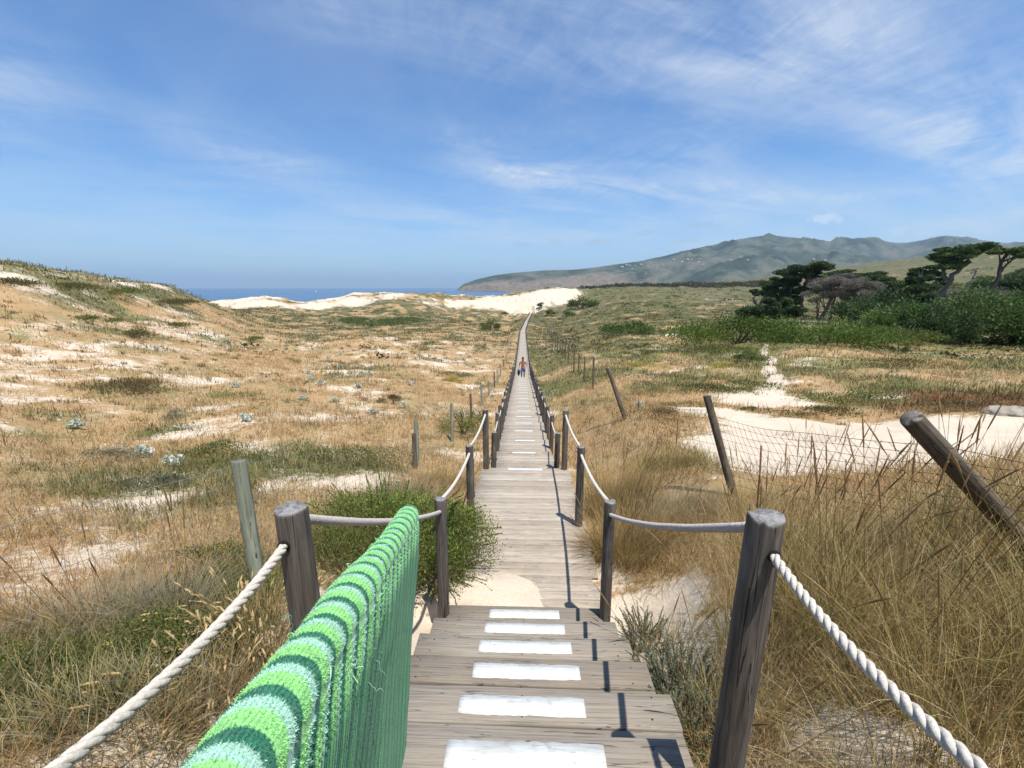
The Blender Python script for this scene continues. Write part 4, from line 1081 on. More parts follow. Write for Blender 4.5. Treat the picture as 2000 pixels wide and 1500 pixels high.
def leaves(mb, P, D, size, aspect, C, mi=0):
    """rhombic leaves at P, long axis D"""
    n = len(P); D = D / (np.linalg.norm(D, axis=1)[:, None] + 1e-9)
    S = np.cross(D, rng.normal(0, 1, (n, 3))); S /= np.linalg.norm(S, axis=1)[:, None] + 1e-9
    size = np.broadcast_to(np.asarray(size, float), (n,))[:, None]
    V = np.stack([P - D * size * .5, P + S * size * .5 / aspect, P + D * size * .5, P - S * size * .5 / aspect], 1).reshape(-1, 3)
    mb.add(V, np.arange(4 * n).reshape(-1, 4), mi, np.repeat(C, 4, 0))

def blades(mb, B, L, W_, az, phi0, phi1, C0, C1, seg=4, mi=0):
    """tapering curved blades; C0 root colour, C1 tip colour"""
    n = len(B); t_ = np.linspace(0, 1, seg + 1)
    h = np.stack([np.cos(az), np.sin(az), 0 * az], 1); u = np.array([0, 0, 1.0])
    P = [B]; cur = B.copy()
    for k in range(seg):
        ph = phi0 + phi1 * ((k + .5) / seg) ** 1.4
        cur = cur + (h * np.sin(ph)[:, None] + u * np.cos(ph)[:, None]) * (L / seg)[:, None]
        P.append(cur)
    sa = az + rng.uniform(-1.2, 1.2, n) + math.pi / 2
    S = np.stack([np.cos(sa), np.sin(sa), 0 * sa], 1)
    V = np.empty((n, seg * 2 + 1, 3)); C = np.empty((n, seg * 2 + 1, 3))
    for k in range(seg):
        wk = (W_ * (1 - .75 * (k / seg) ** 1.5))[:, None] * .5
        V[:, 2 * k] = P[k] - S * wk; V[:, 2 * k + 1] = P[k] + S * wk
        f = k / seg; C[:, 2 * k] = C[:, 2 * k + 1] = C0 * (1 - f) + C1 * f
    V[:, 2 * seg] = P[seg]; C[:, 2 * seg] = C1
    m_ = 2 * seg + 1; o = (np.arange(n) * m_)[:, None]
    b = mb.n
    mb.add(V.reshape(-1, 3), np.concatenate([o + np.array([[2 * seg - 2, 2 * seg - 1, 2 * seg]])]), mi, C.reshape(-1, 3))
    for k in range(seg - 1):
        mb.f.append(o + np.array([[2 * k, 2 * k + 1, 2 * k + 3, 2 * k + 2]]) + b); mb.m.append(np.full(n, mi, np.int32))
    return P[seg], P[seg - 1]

# --- dry grass, short: one mass over both slopes
def scatter(n, r0, r1, a0=-60, a1=60):
    r = np.exp(rng.uniform(math.log(r0), math.log(r1), n)); a = np.radians(rng.uniform(a0, a1, n)) - YAW
    return r * np.sin(a), r * np.cos(a), r
def off_walk(x, y, m=0.0):
    half = np.where(y < 8.5, .98, .78) + m
    return (np.abs(x - deck_x(y)) > half) | (y > 226)
DRY = [(.43, .265, .115), (.53, .39, .205), (.62, .51, .32), (.30, .20, .10), (.31, .28, .135), (.47, .30, .135)]
def dry_grass():
    mb = MB()
    x, y, r = scatter(135000, 1.3, 170)
    S, G, F = cover(x, y); dn = fbm(x / 3.0, y / 3.0, 4, 51); tint = fbm(x / 5.5, y / 5.5, 3, 53)
    keep = off_walk(x, y) & (S + rng.normal(0, .14, len(x)) < .52) & (G < .62) & (F < .5) & (dn + rng.normal(0, .12, len(x)) > .40)
    x, y, r, tint, G = x[keep], y[keep], r[keep], tint[keep], G[keep]
    z = H(x, y); n = len(x); k = 5
    tcol = pal(DRY, n, (3, 3, 2.5, 1.2, 1.2, 2), .15)
    or_ = sstep(.42, .62, tint)[:, None]
    tcol = tcol * (1 - .5 * or_) + np.array((.47, .265, .10)) * .5 * or_
    gg = sstep(.3, .6, G)[:, None] * .6
    tcol = tcol * (1 - gg) + np.array((.22, .20, .08)) * gg
    B = np.repeat(np.stack([x, y, z - .01], 1), k, 0); rk = np.repeat(r, k); N = len(B)
    sp = np.minimum(.05 + .012 * rk, .5)
    B[:, :2] += rng.normal(0, 1, (N, 2)) * sp[:, None]
    L = rng.uniform(.07, .24, N) * np.repeat(rng.uniform(.6, 1.35, n), k) * np.interp(rk, [0, 4, 30, 170], [.9, 1, 1.15, 2.0])
    Wd = np.maximum(.0028, .00085 * rk) * rng.uniform(.7, 1.4, N)
    az = rng.normal(.3, 1.6, N); C = np.repeat(tcol, k, 0) * rng.uniform(.75, 1.25, (N, 1))
    B[:, 2] += 0
    near = rk < 9
    for sel, sg in ((near, 3), (~near, 2)):
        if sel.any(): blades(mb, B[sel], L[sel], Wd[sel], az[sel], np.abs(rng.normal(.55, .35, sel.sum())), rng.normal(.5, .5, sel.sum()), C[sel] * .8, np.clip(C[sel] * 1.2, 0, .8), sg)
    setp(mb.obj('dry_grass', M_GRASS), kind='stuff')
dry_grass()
def field_tufts():
    mb = MB()
    x, y, r = scatter(5200, 2.2, 120)
    S, G, F = cover(x, y)
    keep = off_walk(x, y, .25) & (S < .85) & (rng.random(len(x)) < np.interp(r, [2, 14], [.35, .85]))
    x, y, r = x[keep], y[keep], r[keep]; z = H(x, y); n = len(x); k = 26
    c = pal([(.25, .21, .095), (.33, .25, .115), (.20, .185, .085), (.40, .25, .11), (.48, .38, .21), (.16, .165, .065)], n, (2, 2, 1.5, 2, 2, 1))
    sz = np.exp(rng.normal(0, .4, n)) * np.interp(r, [2, 20, 120], [.8, 1.0, 1.7])
    B = np.repeat(np.stack([x, y, z - .02], 1), k, 0); N = len(B); s2 = np.repeat(sz, k); rk = np.repeat(r, k)
    B[:, 0] += rng.normal(0, .11, N) * s2; B[:, 1] += rng.normal(0, .08, N) * s2
    C = np.repeat(c, k, 0) * rng.uniform(.7, 1.4, (N, 1))
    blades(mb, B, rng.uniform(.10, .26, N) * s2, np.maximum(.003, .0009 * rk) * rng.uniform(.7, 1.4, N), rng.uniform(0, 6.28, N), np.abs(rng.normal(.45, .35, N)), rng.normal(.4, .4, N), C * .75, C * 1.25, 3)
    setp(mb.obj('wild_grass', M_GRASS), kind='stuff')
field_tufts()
def meadow():
    mb = MB(); c = np.array((-50.344,147.416,-12.174)[:2]); N = 12000
    a = rng.uniform(0, 6.28, N); q = np.sqrt(rng.random(N)); u = q * np.cos(a) * 15 * (1 + .2 * np.sin(3 * a)); v = q * np.sin(a) * 13
    x = c[0] + u; y = c[1] + v; ok = fbm(x / 5, y / 5, 3, 101) > .40; x, y = x[ok], y[ok]; N = len(x)
    B = np.stack([x, y, H(x, y) - .05], 1)
    C = pal([(.10, .15, .03), (.14, .19, .045), (.075, .115, .025), (.17, .19, .07)], N)
    blades(mb, B, rng.uniform(.3, .75, N), rng.uniform(.12, .26, N), rng.uniform(0, 6.28, N), np.abs(rng.normal(.4, .3, N)), rng.normal(.4, .3, N), C * .9, C * 1.1, 2)
    setp(mb.obj('meadow_grass', M_LEAF), kind='stuff')
meadow()

def green_cover():
    mb = MB()
    x, y, r = scatter(60000, 1.5, 200)
    S, G, F = cover(x, y)
    keep = off_walk(x, y, .1) & (((G > .50) & (S < .62)) | (F > .45))
    x, y, r, F = x[keep], y[keep], r[keep], F[keep]; z = H(x, y); n = len(x); k = 7
    tint = fbm(x / 4, y / 4, 3, 61)
    hill = ((x < -6) & (r > 22))
    c = pal([(.07, .085, .028), (.12, .13, .045), (.20, .19, .065), (.25, .215, .085)], n)
    c[hill] = c[hill] * .5 + np.array((.20, .175, .085)) * .5
    c[F > .45] = pal([(.16, .05, .03), (.20, .10, .04), (.15, .14, .05)], int((F > .45).sum()))
    B = np.repeat(np.stack([x, y, z], 1), k, 0); rk = np.repeat(r, k); N = len(B)
    B[:, :2] += rng.normal(0, 1, (N, 2)) * np.minimum(.06 + .012 * rk, .6)[:, None]
    hl = np.repeat(hill, k)
    L = rng.uniform(.06, .2, N) * np.interp(rk, [0, 30, 200], [1, 1.6, 3.2]); L[hl] *= 1.5
    Wd = np.maximum(.006, .0011 * rk) * rng.uniform(.7, 1.5, N)
    C = np.repeat(c, k, 0) * rng.uniform(.7, 1.35, (N, 1))
    blades(mb, B, L, Wd, rng.uniform(0, 6.28, N), np.abs(rng.normal(.5, .35, N)), rng.normal(.4, .4, N), C * .85, C * 1.15, 2)
    setp(mb.obj('ground_cover', M_LEAF), kind='stuff')
green_cover()

def scrub():
    """low heath over the far plain: more than anyone could count"""
    mb = MB()
    x, y, r = scatter(9000, 45, 620)
    S, G, F = cover(x, y)
    g0 = vn(x / 14, y / 14, 67)
    keep = off_walk(x, y, 1.5) & (S < .5) & (G + (g0 - .5) * .9 > .42)
    keep &= ~((x < -8) & (r < 120) & (rng.random(len(x)) < .7))
    keep &= ~((r > 330) & (x < 20))
    x, y, r = x[keep], y[keep], r[keep]; z = H(x, y); n = len(x); k = 16
    base = pal([(.045, .058, .022), (.08, .085, .035), (.12, .115, .05), (.15, .13, .07), (.06, .075, .03)], n)
    sz = np.exp(rng.normal(-.25, .45, n)) * np.interp(r, [45, 200, 600], [.5, 1.1, 2.0])
    P = rng.normal(0, 1, (n, k, 3)); P /= np.linalg.norm(P, axis=2)[..., None]; P *= rng.random((n, k, 1)) ** .4; P[..., 2] = np.abs(P[..., 2]) * .42
    P = P * sz[:, None, None] + np.stack([x, y, z], 1)[:, None]
    rk = np.repeat(r, k); N = n * k
    D = rng.normal(0, 1, (N, 3)); D[:, 2] = np.abs(D[:, 2])
    leaves(mb, P.reshape(-1, 3), D, np.repeat(sz, k) * rng.uniform(.22, .5, N), 1.8, np.repeat(base, k, 0) * rng.uniform(.7, 1.35, (N, 1)))
    setp(mb.obj('scrub', M_LEAF), kind='stuff')
scrub()
def far_wood():
    mb = MB(); n = 1500
    uu = rng.random(n); zz_ = rng.uniform(430, 560, n)
    az_ = .115 + uu * .40 - YAW * 0; x = zz_ * np.tan(az_); y = zz_ * np.ones(n)
    ok = fbm(x / 30, y / 30, 3, 111) > .36; x, y = x[ok], y[ok]; n = len(x); z = H(x, y); k = 14
    c = pal([(.04, .05, .022), (.075, .068, .04), (.10, .08, .055), (.06, .07, .03)], n)
    sz = rng.uniform(1.6, 3.6, n)
    P = rng.normal(0, 1, (n, k, 3)); P /= np.linalg.norm(P, axis=2)[..., None]; P *= rng.random((n, k, 1)) ** .4; P[..., 2] = np.abs(P[..., 2]) * 1.1
    P = P * sz[:, None, None] + np.stack([x, y, z], 1)[:, None]; N = n * k
    leaves(mb, P.reshape(-1, 3), rng.normal(0, 1, (N, 3)), np.repeat(sz, k) * rng.uniform(.35, .7, N), 1.9, np.repeat(c, k, 0) * rng.uniform(.7, 1.3, (N, 1)))
    setp(mb.obj('treeline', M_LEAF), kind='stuff')
far_wood()

# --- individual mounds
GREENS = {'bright': [(.10, .165, .026), (.15, .21, .04), (.065, .115, .022), (.19, .22, .06)],
          'deep': [(.068, .12, .026), (.10, .168, .038), (.05, .09, .02), (.135, .195, .052)],
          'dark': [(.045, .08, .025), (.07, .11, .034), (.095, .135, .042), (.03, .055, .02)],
          'olive': [(.12, .115, .04), (.17, .15, .055), (.08, .08, .03), (.22, .18, .075)],
          'grey': [(.16, .165, .105), (.22, .22, .145), (.12, .125, .075), (.26, .235, .15)],
          'yellow': [(.48, .40, .06), (.38, .34, .06), (.56, .45, .07), (.22, .22, .05)],
          'herb': [(.11, .155, .03), (.165, .19, .045), (.22, .21, .07), (.08, .105, .025)],
          'dead': [(.16, .142, .115), (.21, .19, .16), (.12, .105, .085), (.27, .245, .21)],
          'brown': [(.22, .15, .07), (.30, .20, .09), (.16, .115, .05), (.13, .12, .045)]}
def dome_cloud(n, rx, ry, h, lumps, flat=.0):
    """points and outward directions over a lumpy dome"""
    c = np.stack([rng.uniform(-1, 1, lumps), rng.uniform(-1, 1, lumps), np.zeros(lumps)], 1)
    q = np.hypot(c[:, 0], c[:, 1]); c[:, :2] *= np.where(q > .78, .78 / q, 1)[:, None]
    s = rng.uniform(.34, .6, lumps) if lumps > 1 else np.array([1.0])
    c[0, :2] = 0
    top = np.sqrt(np.clip(1 - c[:, 0] ** 2 - c[:, 1] ** 2, .08, 1)) * rng.uniform(.8, 1.05, lumps)
    c[:, 2] = top - s * .8
    k = rng.integers(0, lumps, n)
    d = rng.normal(0, 1, (n, 3)); d /= np.linalg.norm(d, axis=1)[:, None]
    d[:, 2] = np.where(rng.random(n) < .8, np.abs(d[:, 2]), d[:, 2])
    rad = rng.random(n) ** .35 * rng.uniform(.92, 1.08, n)
    P = c[k] + d * s[k, None] * rad[:, None] * (1 + .12 * rng.normal(0, 1, (n, 1)))
    P[:, 2] = np.where(P[:, 2] < 0, rng.random(n) * np.maximum(P[:, 2] + .6, .05), P[:, 2])
    return P * np.array([rx, ry, h]), d * np.array([1 / rx, 1 / ry, 1 / h]) * h, k
def mound(name, label, cat, xy, rx, ry, h, n, leaf, colour, lumps=6, aspect=2.2, group=None, up=.4, stems=6, flowers=None, sink=.0, M=None):
    z = H1(*xy); root = empty(name, (xy[0], xy[1], z - sink), label, cat, group)
    P, D, k = dome_cloud(n, rx, ry, h, lumps)
    lc = pal(GREENS[colour], lumps, None, .2)[k]
    C = lc * .55 + pal(GREENS[colour], n, None, .25) * .45
    mb = MB(); leaves(mb, P, D + rng.normal(0, .6, (n, 3)) + np.array([0, 0, up]), leaf * rng.uniform(.6, 1.4, n), aspect, C)
    mb.obj('foliage', M or M_LEAF, root)
    if stems:
        ms = MB()
        for _ in range(stems):
            a_ = rng.uniform(0, 6.28); e = np.array([math.cos(a_) * rx * .55 * rng.random(), math.sin(a_) * ry * .55 * rng.random(), h * rng.uniform(.5, .85)])
            add_tube(ms, bez([(0.1 * e[0], .1 * e[1], -.1), e * [.5, .5, .55] + rng.normal(0, .04 * h, 3), e], 7), np.linspace(.035, .012, 7) * max(h, .25), 5, 0, (.12, .09, .06))
        ms.obj('stem', M_BARK, root)
    if flowers:
        nf, col, fs = flowers
        idx = rng.choice(n, nf); mf = MB()
        leaves(mf, P[idx] * 1.06 + [0, 0, .01], np.array([[1, 0, .2]]) * np.ones((nf, 1)) + rng.normal(0, .5, (nf, 3)), fs, 1.1, pal([col], nf))
        mf.obj('flower', M_LEAF, root)
    return root

B_ = mound
B_('shrub', 'low bright green herb clump with dry stalks behind two sea holly plants', 'shrub', (-7.02, 8.87), .95, .5, .34, 2600, .05, 'herb', 9, 3)
B_('shrub', 'wide low green shrub patch next to the pair of short fence stakes', 'shrub', (-3.76, 8.44), 1.25, .6, .34, 3200, .045, 'herb', 10, 2.6)
B_('shrub', 'tall bushy green shrub growing through the wire fence by the rope posts', 'shrub', (-2.06, 13.34), .85, .8, .95, 3200, .06, 'herb', 8, 3)
B_('shrub', 'olive dry tussock standing alone on the orange slope', 'shrub', (-5.87, 18.03), .62, .5, .45, 1100, .10, 'brown', 4, 6, up=2)
B_('shrub', 'small grey green domed shrub below a pale sand patch', 'shrub', (-11.1, 12.6), .5, .42, .27, 900, .05, 'grey', 4, 3)
B_('shrub', 'dark olive shrub bank with dry grass on the middle of the slope', 'shrub', (-15.15, 15.75), 2.3, .9, .6, 2200, .12, 'brown', 9, 5, up=1.2)
B_('shrub', 'yellow flowering cushion plant beside the flat green patch', 'shrub', (-5.56, 31.88), 1.0, .6, .32, 1100, .07, 'yellow', 4, 2)
B_('shrub', 'flat dark green shrub patch behind the yellow cushion', 'shrub', (-6.36, 35.03), 1.9, .9, .45, 1400, .10, 'herb', 6, 2.5)
B_('shrub', 'round green bush alone at the far end of the left plain', 'shrub', (-10.61, 127.08), 2.9, 2.4, 3.1, 2400, .36, 'herb', 7, 2)
B_('shrub', 'pale green low clump of grass and herb near the greenish fence post', 'shrub', (-6.16, 6.3), .75, .32, .2, 1500, .05, 'grey', 6, 4, up=1)
B_('shrub', 'grey green herb mat at the edge of the near sand patch', 'shrub', (-8.45, 7.83), .7, .4, .2, 1300, .045, 'grey', 6, 3)
B_('shrub', 'dark green shrub on the shoulder of the left dune', 'shrub', (-33.24, 31.69), 1.8, 1.4, .7, 1300, .15, 'herb', 6, 3)
B_('shrub', 'dull green shrub half way up the left dune face', 'shrub', (-29.39, 30.9), 1.6, 1.2, .7, 1100, .15, 'olive', 5, 3)
B_('shrub', 'grey green scrub spread over the upper dune face', 'shrub', (-43.88, 40.12), 3.6, 1.8, .7, 2200, .2, 'olive', 12, 3, up=.9)
B_('shrub', 'green scrub just under the crest of the left dune', 'shrub', (-48.87, 50.07), 3.4, 2.2, .8, 2200, .22, 'herb', 12, 3, up=.9)
B_('shrub', 'green scrub strip running down the seaward shoulder of the dune', 'shrub', (-48.58, 57.2), 3.0, 3.4, .8, 1800, .25, 'olive', 10, 3, up=.9)
B_('shrub', 'olive scrub at the frame edge on the dune', 'shrub', (-41.05, 33.54), 2.6, 1.6, .6, 1500, .18, 'olive', 8, 3, up=.9)
B_('shrub', 'dark green scrub lower down the dune flank by the sand', 'shrub', (-38.97, 46.38), 2.6, 1.6, .6, 1400, .2, 'herb', 8, 3, up=.9)
B_('shrub', 'low green clump at the foot of the left dune', 'shrub', (-33.09, 50.42), 2.0, 1.2, .7, 1100, .17, 'herb', 6, 3)
B_('shrub', 'low green succulent mat with yellow flowers in the near corner of the slope', 'shrub', (-2.46, 1.76), .62, .42, .2, 5200, .017, 'herb', 12, 1.8, flowers=(60, (.75, .6, .03), .012))
B_('shrub', 'green succulent mat under the cream rope with few yellow flowers', 'shrub', (-2.17, 2.1), .45, .34, .18, 3200, .017, 'herb', 9, 1.8, flowers=(18, (.75, .6, .03), .012))
B_('shrub', 'green heath mat behind the dry spiky grass tuft', 'shrub', (-3.18, 3.62), .5, .3, .2, 2000, .02, 'herb', 8, 2)
B_('shrub', 'low green mat between the thick front post and the golden grass', 'shrub', (-2.14, 2.85), .42, .3, .2, 2200, .018, 'herb', 8, 2)
B_('shrub', 'dark leafy shrub with upright leaves beside the narrow sand path', 'shrub', (14.5, 27.8), 1.1, .8, .75, 1400, .11, 'deep', 5, 3, up=1)
B_('shrub', 'flat blue green shrub patch where the narrow sand path widens', 'shrub', (8.39, 16.67), 1.8, .9, .35, 1600, .08, 'deep', 7, 3)
B_('shrub', 'long green shrub patch edging the broad white sand', 'shrub', (11.36, 14.1), 2.0, .8, .42, 2400, .07, 'herb', 9, 3)
B_('shrub', 'flat olive fig mat on the rim of the white sand', 'shrub', (8.71, 12.39), 1.5, .5, .2, 1600, .055, 'olive', 7, 2)
B_('shrub', 'small yellow green cushion alone on the white sand', 'shrub', (7.13, 13.16), .3, .25, .14, 500, .04, 'olive', 3, 2)
B_('shrub', 'brown green mound between two leaning fence posts', 'shrub', (3.62, 11.68), 1.1, .7, .36, 1600, .06, 'brown', 6, 4, up=1)
B_('shrub', 'tiny olive tuft at the end of the woven wire', 'shrub', (5.38, 13.69), .9, .4, .25, 800, .06, 'olive', 4, 4)
B_('shrub', 'red and green fig mat running along the grey rock', 'shrub', (11.9, 11.54), 1.7, .5, .2, 1800, .055, 'brown', 8, 2)
B_('shrub', 'yellow flowering patch near the dark leafy shrub', 'shrub', (12.4, 26.53), 1.3, .8, .25, 700, .08, 'yellow', 6, 2)
B_('shrub', 'yellow flowering patch behind the upright thin fence post', 'shrub', (8.34, 29.54), 1.6, .9, .25, 700, .09, 'yellow', 6, 2)
B_('shrub', 'yellow flowering tuft by the far side of the narrow sand path', 'shrub', (10.72, 23.72), .7, .4, .2, 400, .06, 'yellow', 4, 2)
B_('shrub', 'green shrub close behind the small line of fence posts', 'shrub', (7.27, 16.39), 1.5, .8, .3, 1000, .08, 'olive', 6, 3)
B_('shrub', 'broad flat green shrub before the bright green thicket', 'shrub', (16.03, 33.3), 3.2, 1.6, .5, 1800, .14, 'herb', 9, 3)
B_('shrub', 'low green shrub in the middle of the inland meadow', 'shrub', (10.6, 38.62), 2.2, 1.2, .5, 1200, .14, 'herb', 7, 3)
B_('shrub', 'dull green shrub amid the meadow grass below the big thicket', 'shrub', (21.06, 24.19), 2.6, 1.2, .45, 1300, .12, 'olive', 7, 3)
B_('thicket', 'bright green rounded thicket in front of the windswept trees', 'thicket', (18.53, 37.75), 5.6, 3.0, 2.5, 9000, .2, 'bright', 16, 2, stems=10)
B_('thicket', 'bright green thicket with a dark gap below the dead grey tree', 'thicket', (26.53, 38.53), 5.8, 2.8, 2.4, 9000, .2, 'bright', 16, 2, stems=10)
B_('thicket', 'yellowish low thicket at the foot of the big dark bushes', 'thicket', (34.83, 41.92), 4.5, 2.0, 1.6, 5000, .18, 'herb', 12, 2, stems=8)
B_('shrub', 'dark green bush standing out on the plain right of the far posts', 'shrub', (15.65, 65.4), 3.6, 2.6, 2.0, 2600, .3, 'deep', 8, 2)
B_('shrub', 'dark bush on the inland flank of the white dune', 'shrub', (28.28, 216.98), 7.5, 5, 6.0, 2200, .8, 'herb', 8, 2)
B_('shrub', 'small dark bush alone on the white dune face', 'shrub', (8.22, 229.04), 2.4, 2, 2.2, 600, .5, 'dark', 4, 2)
B_('shrub', 'low dark bush where the white dune meets the plain', 'shrub', (11.56, 201.02), 3.0, 2, 2.6, 700, .5, 'deep', 4, 2)
B_('shrub', 'pair of round dark bushes beside the foot of the dune', 'shrub', (18.57, 196.93), 3.6, 2, 3.2, 800, .5, 'deep', 4, 2)
B_('shrub', 'flat brown bush at the dune foot near the walk end', 'shrub', (-11.48, 226.06), 3, 1.5, 1.3, 400, .5, 'brown', 4, 2)
def sprig_shrub(name, label, cat, xy, rx, ry, h, nst, nl, leaf, cols, wcol, spread=.7, zoff=0.0, bias=(0, 0), droop=.15, body=0):
    z = H1(*xy) + zoff; root = empty(name, (xy[0], xy[1], z), label, cat)
    ml, ms = MB(), MB()
    if body:
        P, D, k = dome_cloud(body, rx * .95, ry * .95, h * .72, 22); kk = pal(cols, 22, None, .3)[k]
        C = kk * .6 + pal(cols, body, None, .3) * .4; br = rng.random(body) < .16; C[br] = pal(wcol, int(br.sum()))
        leaves(ml, P, D + rng.normal(0, .7, (body, 3)) + [0, 0, .8], leaf * rng.uniform(.7, 1.6, body), 2.4, C)
    for q_ in range(nst):
        a_ = rng.uniform(0, 6.28); rr0 = math.sqrt(rng.random())
        b = np.array([math.cos(a_) * rx * .5 * rr0, math.sin(a_) * ry * .5 * rr0, -.05])
        L = h * rng.uniform(.5, 1.1)
        out = np.array([math.cos(a_) * spread * rr0 * rx + bias[0], math.sin(a_) * spread * rr0 * ry + bias[1], 0])
        e = b + out * rng.uniform(.6, 1.3) + np.array([0, 0, L]) * (1 - .35 * rr0); mid = (b + e) / 2 + np.array([0, 0, L * .12]) + rng.normal(0, .03, 3)
        e[2] -= droop * L * rr0
        C = bez([b, mid, e], 12); add_tube(ms, C, np.linspace(.006, .0018, 12), 4, 0, (.13, .085, .05), caps=False)
        t_ = rng.uniform(.12, 1.02, nl) ** .85
        i0 = np.clip(t_ * 11, 0, 10.99).astype(int); f = (t_ * 11 - i0)[:, None]
        P = C[i0] * (1 - f) + C[np.minimum(i0 + 1, 11)] * f
        T = C[np.minimum(i0 + 1, 11)] - C[i0]; T /= np.linalg.norm(T, axis=1)[:, None] + 1e-9
        d = T * .9 + rng.normal(0, .75, (nl, 3)); d /= np.linalg.norm(d, axis=1)[:, None]
        side = leaf * rng.uniform(.3, 2.4, nl) * (1.15 - t_)
        P = P + d * side[:, None]
        c = pal(cols, nl, None, .25); low = (t_ < .45) & (rng.random(nl) < .55); c[low] = pal(wcol, int(low.sum()))
        leaves(ml, P, d + T * .4, leaf * rng.uniform(.6, 1.3, nl), 2.6, c)
    ml.obj('foliage', M_LEAF, root); ms.obj('stem', M_BARK, root)
    return root
sprig_shrub('juniper_shrub', 'feathery bright green shrub spilling onto the boardwalk under the sagging rope', 'shrub', (-1.73, 4.75), 1.25, .9, 1.15, 130, 300, .027, [(.16, .225, .04), (.22, .28, .06), (.105, .15, .03), (.28, .30, .09)], [(.18, .10, .05), (.10, .08, .03), (.17, .13, .06)], .6, body=34000)
sprig_shrub('juniper_shrub', 'low green shrub spreading at the foot of the second rope post on the sand', 'shrub', (-1.02, 4.55), .45, .55, .5, 46, 260, .02, [(.13, .19, .035), (.18, .23, .05), (.22, .24, .075)], [(.16, .10, .05), (.12, .09, .04)], .8, bias=(.1, -.1), body=4500)
sprig_shrub('juniper_shrub', 'green shrub with reddish stems filling the slope behind the front post', 'shrub', (-1.85, 3.98), .8, .7, .75, 90, 260, .02, [(.13, .18, .035), (.18, .21, .05), (.22, .21, .07)], [(.17, .085, .04), (.13, .09, .04)], .6, body=12000)
sprig_shrub('silver_herb', 'sparse silvery green herb sprawling over the step ends by the tall right post', 'herb', (1.14, 2.5), .42, .5, .5, 120, 230, .016, [(.24, .27, .17), (.32, .34, .24), (.17, .20, .11)], [(.14, .10, .07), (.18, .14, .10)], .5)
sprig_shrub('silver_herb', 'small grey green herb beside the lowest striped steps', 'herb', (1.16, 3.42), .36, .45, .42, 80, 200, .015, [(.23, .25, .155), (.31, .32, .21), (.17, .195, .10)], [(.15, .10, .06), (.2, .14, .09)], .5)
sprig_shrub('silver_herb', 'grey green herb crowding the foot of the tall right post', 'herb', (1.09, 2.05), .36, .36, .42, 80, 200, .016, [(.21, .24, .14), (.29, .30, .2), (.15, .18, .09)], [(.15, .10, .06), (.2, .14, .09)], .5)

def tussock(name, label, cat, xy, n, L, br, lean=(0, 0), spread=.6, cols=None, heads=0, hl=.2, hr=.0048, hcol=(.40, .26, .12), w_=.0042, up=0.0, group=None, hh=1.2, hcurve=.25, hs=.5):
    z = H1(*xy); root = empty(name, (xy[0], xy[1], z), label, cat, group)
    if cols is OLV: n = int(n * .54); L = L * .93
    c0, c1, c2 = cols or ([(.13, .115, .04), (.17, .14, .05), (.10, .095, .035)], [(.30, .225, .09), (.24, .19, .07), (.36, .27, .12)], None)
    a = rng.uniform(0, 6.28, n); q = np.sqrt(rng.random(n)) * br
    B = np.stack([q * np.cos(a), q * np.sin(a), 0 * a], 1); B[:, 2] = H(B[:, 0] + xy[0], B[:, 1] + xy[1]) - z - .03
    dirx = np.cos(a) * q / br * spread + lean[0] + rng.normal(0, .22, n); diry = np.sin(a) * q / br * spread + lean[1] + rng.normal(0, .22, n)
    dirx = dirx + rng.normal(0, .28, n) * (rng.random(n) < .35); diry = diry + rng.normal(0, .28, n) * (rng.random(n) < .35)
    az = np.arctan2(diry, dirx); mag = np.hypot(dirx, diry)
    mb = MB(); LL = L * rng.uniform(.45, 1.1, n)
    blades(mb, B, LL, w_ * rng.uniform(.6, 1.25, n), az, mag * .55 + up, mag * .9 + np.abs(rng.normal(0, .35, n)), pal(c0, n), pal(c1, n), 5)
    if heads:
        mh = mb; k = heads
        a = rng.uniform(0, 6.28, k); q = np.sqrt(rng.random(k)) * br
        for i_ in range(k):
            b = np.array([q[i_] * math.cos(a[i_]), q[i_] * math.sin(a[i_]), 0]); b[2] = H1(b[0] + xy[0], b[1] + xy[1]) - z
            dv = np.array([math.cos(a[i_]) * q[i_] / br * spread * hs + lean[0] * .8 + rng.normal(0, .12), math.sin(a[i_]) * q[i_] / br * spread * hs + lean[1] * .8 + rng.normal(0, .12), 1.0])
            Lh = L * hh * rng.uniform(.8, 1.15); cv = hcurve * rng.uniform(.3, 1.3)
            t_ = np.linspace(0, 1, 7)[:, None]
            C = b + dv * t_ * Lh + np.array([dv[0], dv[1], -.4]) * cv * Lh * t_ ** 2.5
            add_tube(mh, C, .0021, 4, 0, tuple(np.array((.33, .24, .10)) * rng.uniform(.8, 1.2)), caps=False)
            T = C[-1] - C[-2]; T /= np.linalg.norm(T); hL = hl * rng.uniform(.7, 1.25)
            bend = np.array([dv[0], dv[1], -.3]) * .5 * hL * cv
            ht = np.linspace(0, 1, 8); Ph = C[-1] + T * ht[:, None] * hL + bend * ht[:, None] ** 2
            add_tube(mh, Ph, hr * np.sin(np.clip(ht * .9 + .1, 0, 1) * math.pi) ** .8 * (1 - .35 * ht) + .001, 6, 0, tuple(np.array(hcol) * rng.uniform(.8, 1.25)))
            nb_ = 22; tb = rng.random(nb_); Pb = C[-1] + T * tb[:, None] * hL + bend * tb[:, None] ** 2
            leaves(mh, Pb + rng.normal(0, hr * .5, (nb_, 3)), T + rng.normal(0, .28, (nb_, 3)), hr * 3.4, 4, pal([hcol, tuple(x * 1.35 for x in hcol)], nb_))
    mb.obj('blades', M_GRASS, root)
    return root
GOLD = ([(.25, .17, .06), (.20, .15, .05), (.16, .13, .045)], [(.52, .35, .14), (.43, .30, .12), (.62, .46, .23)], None)
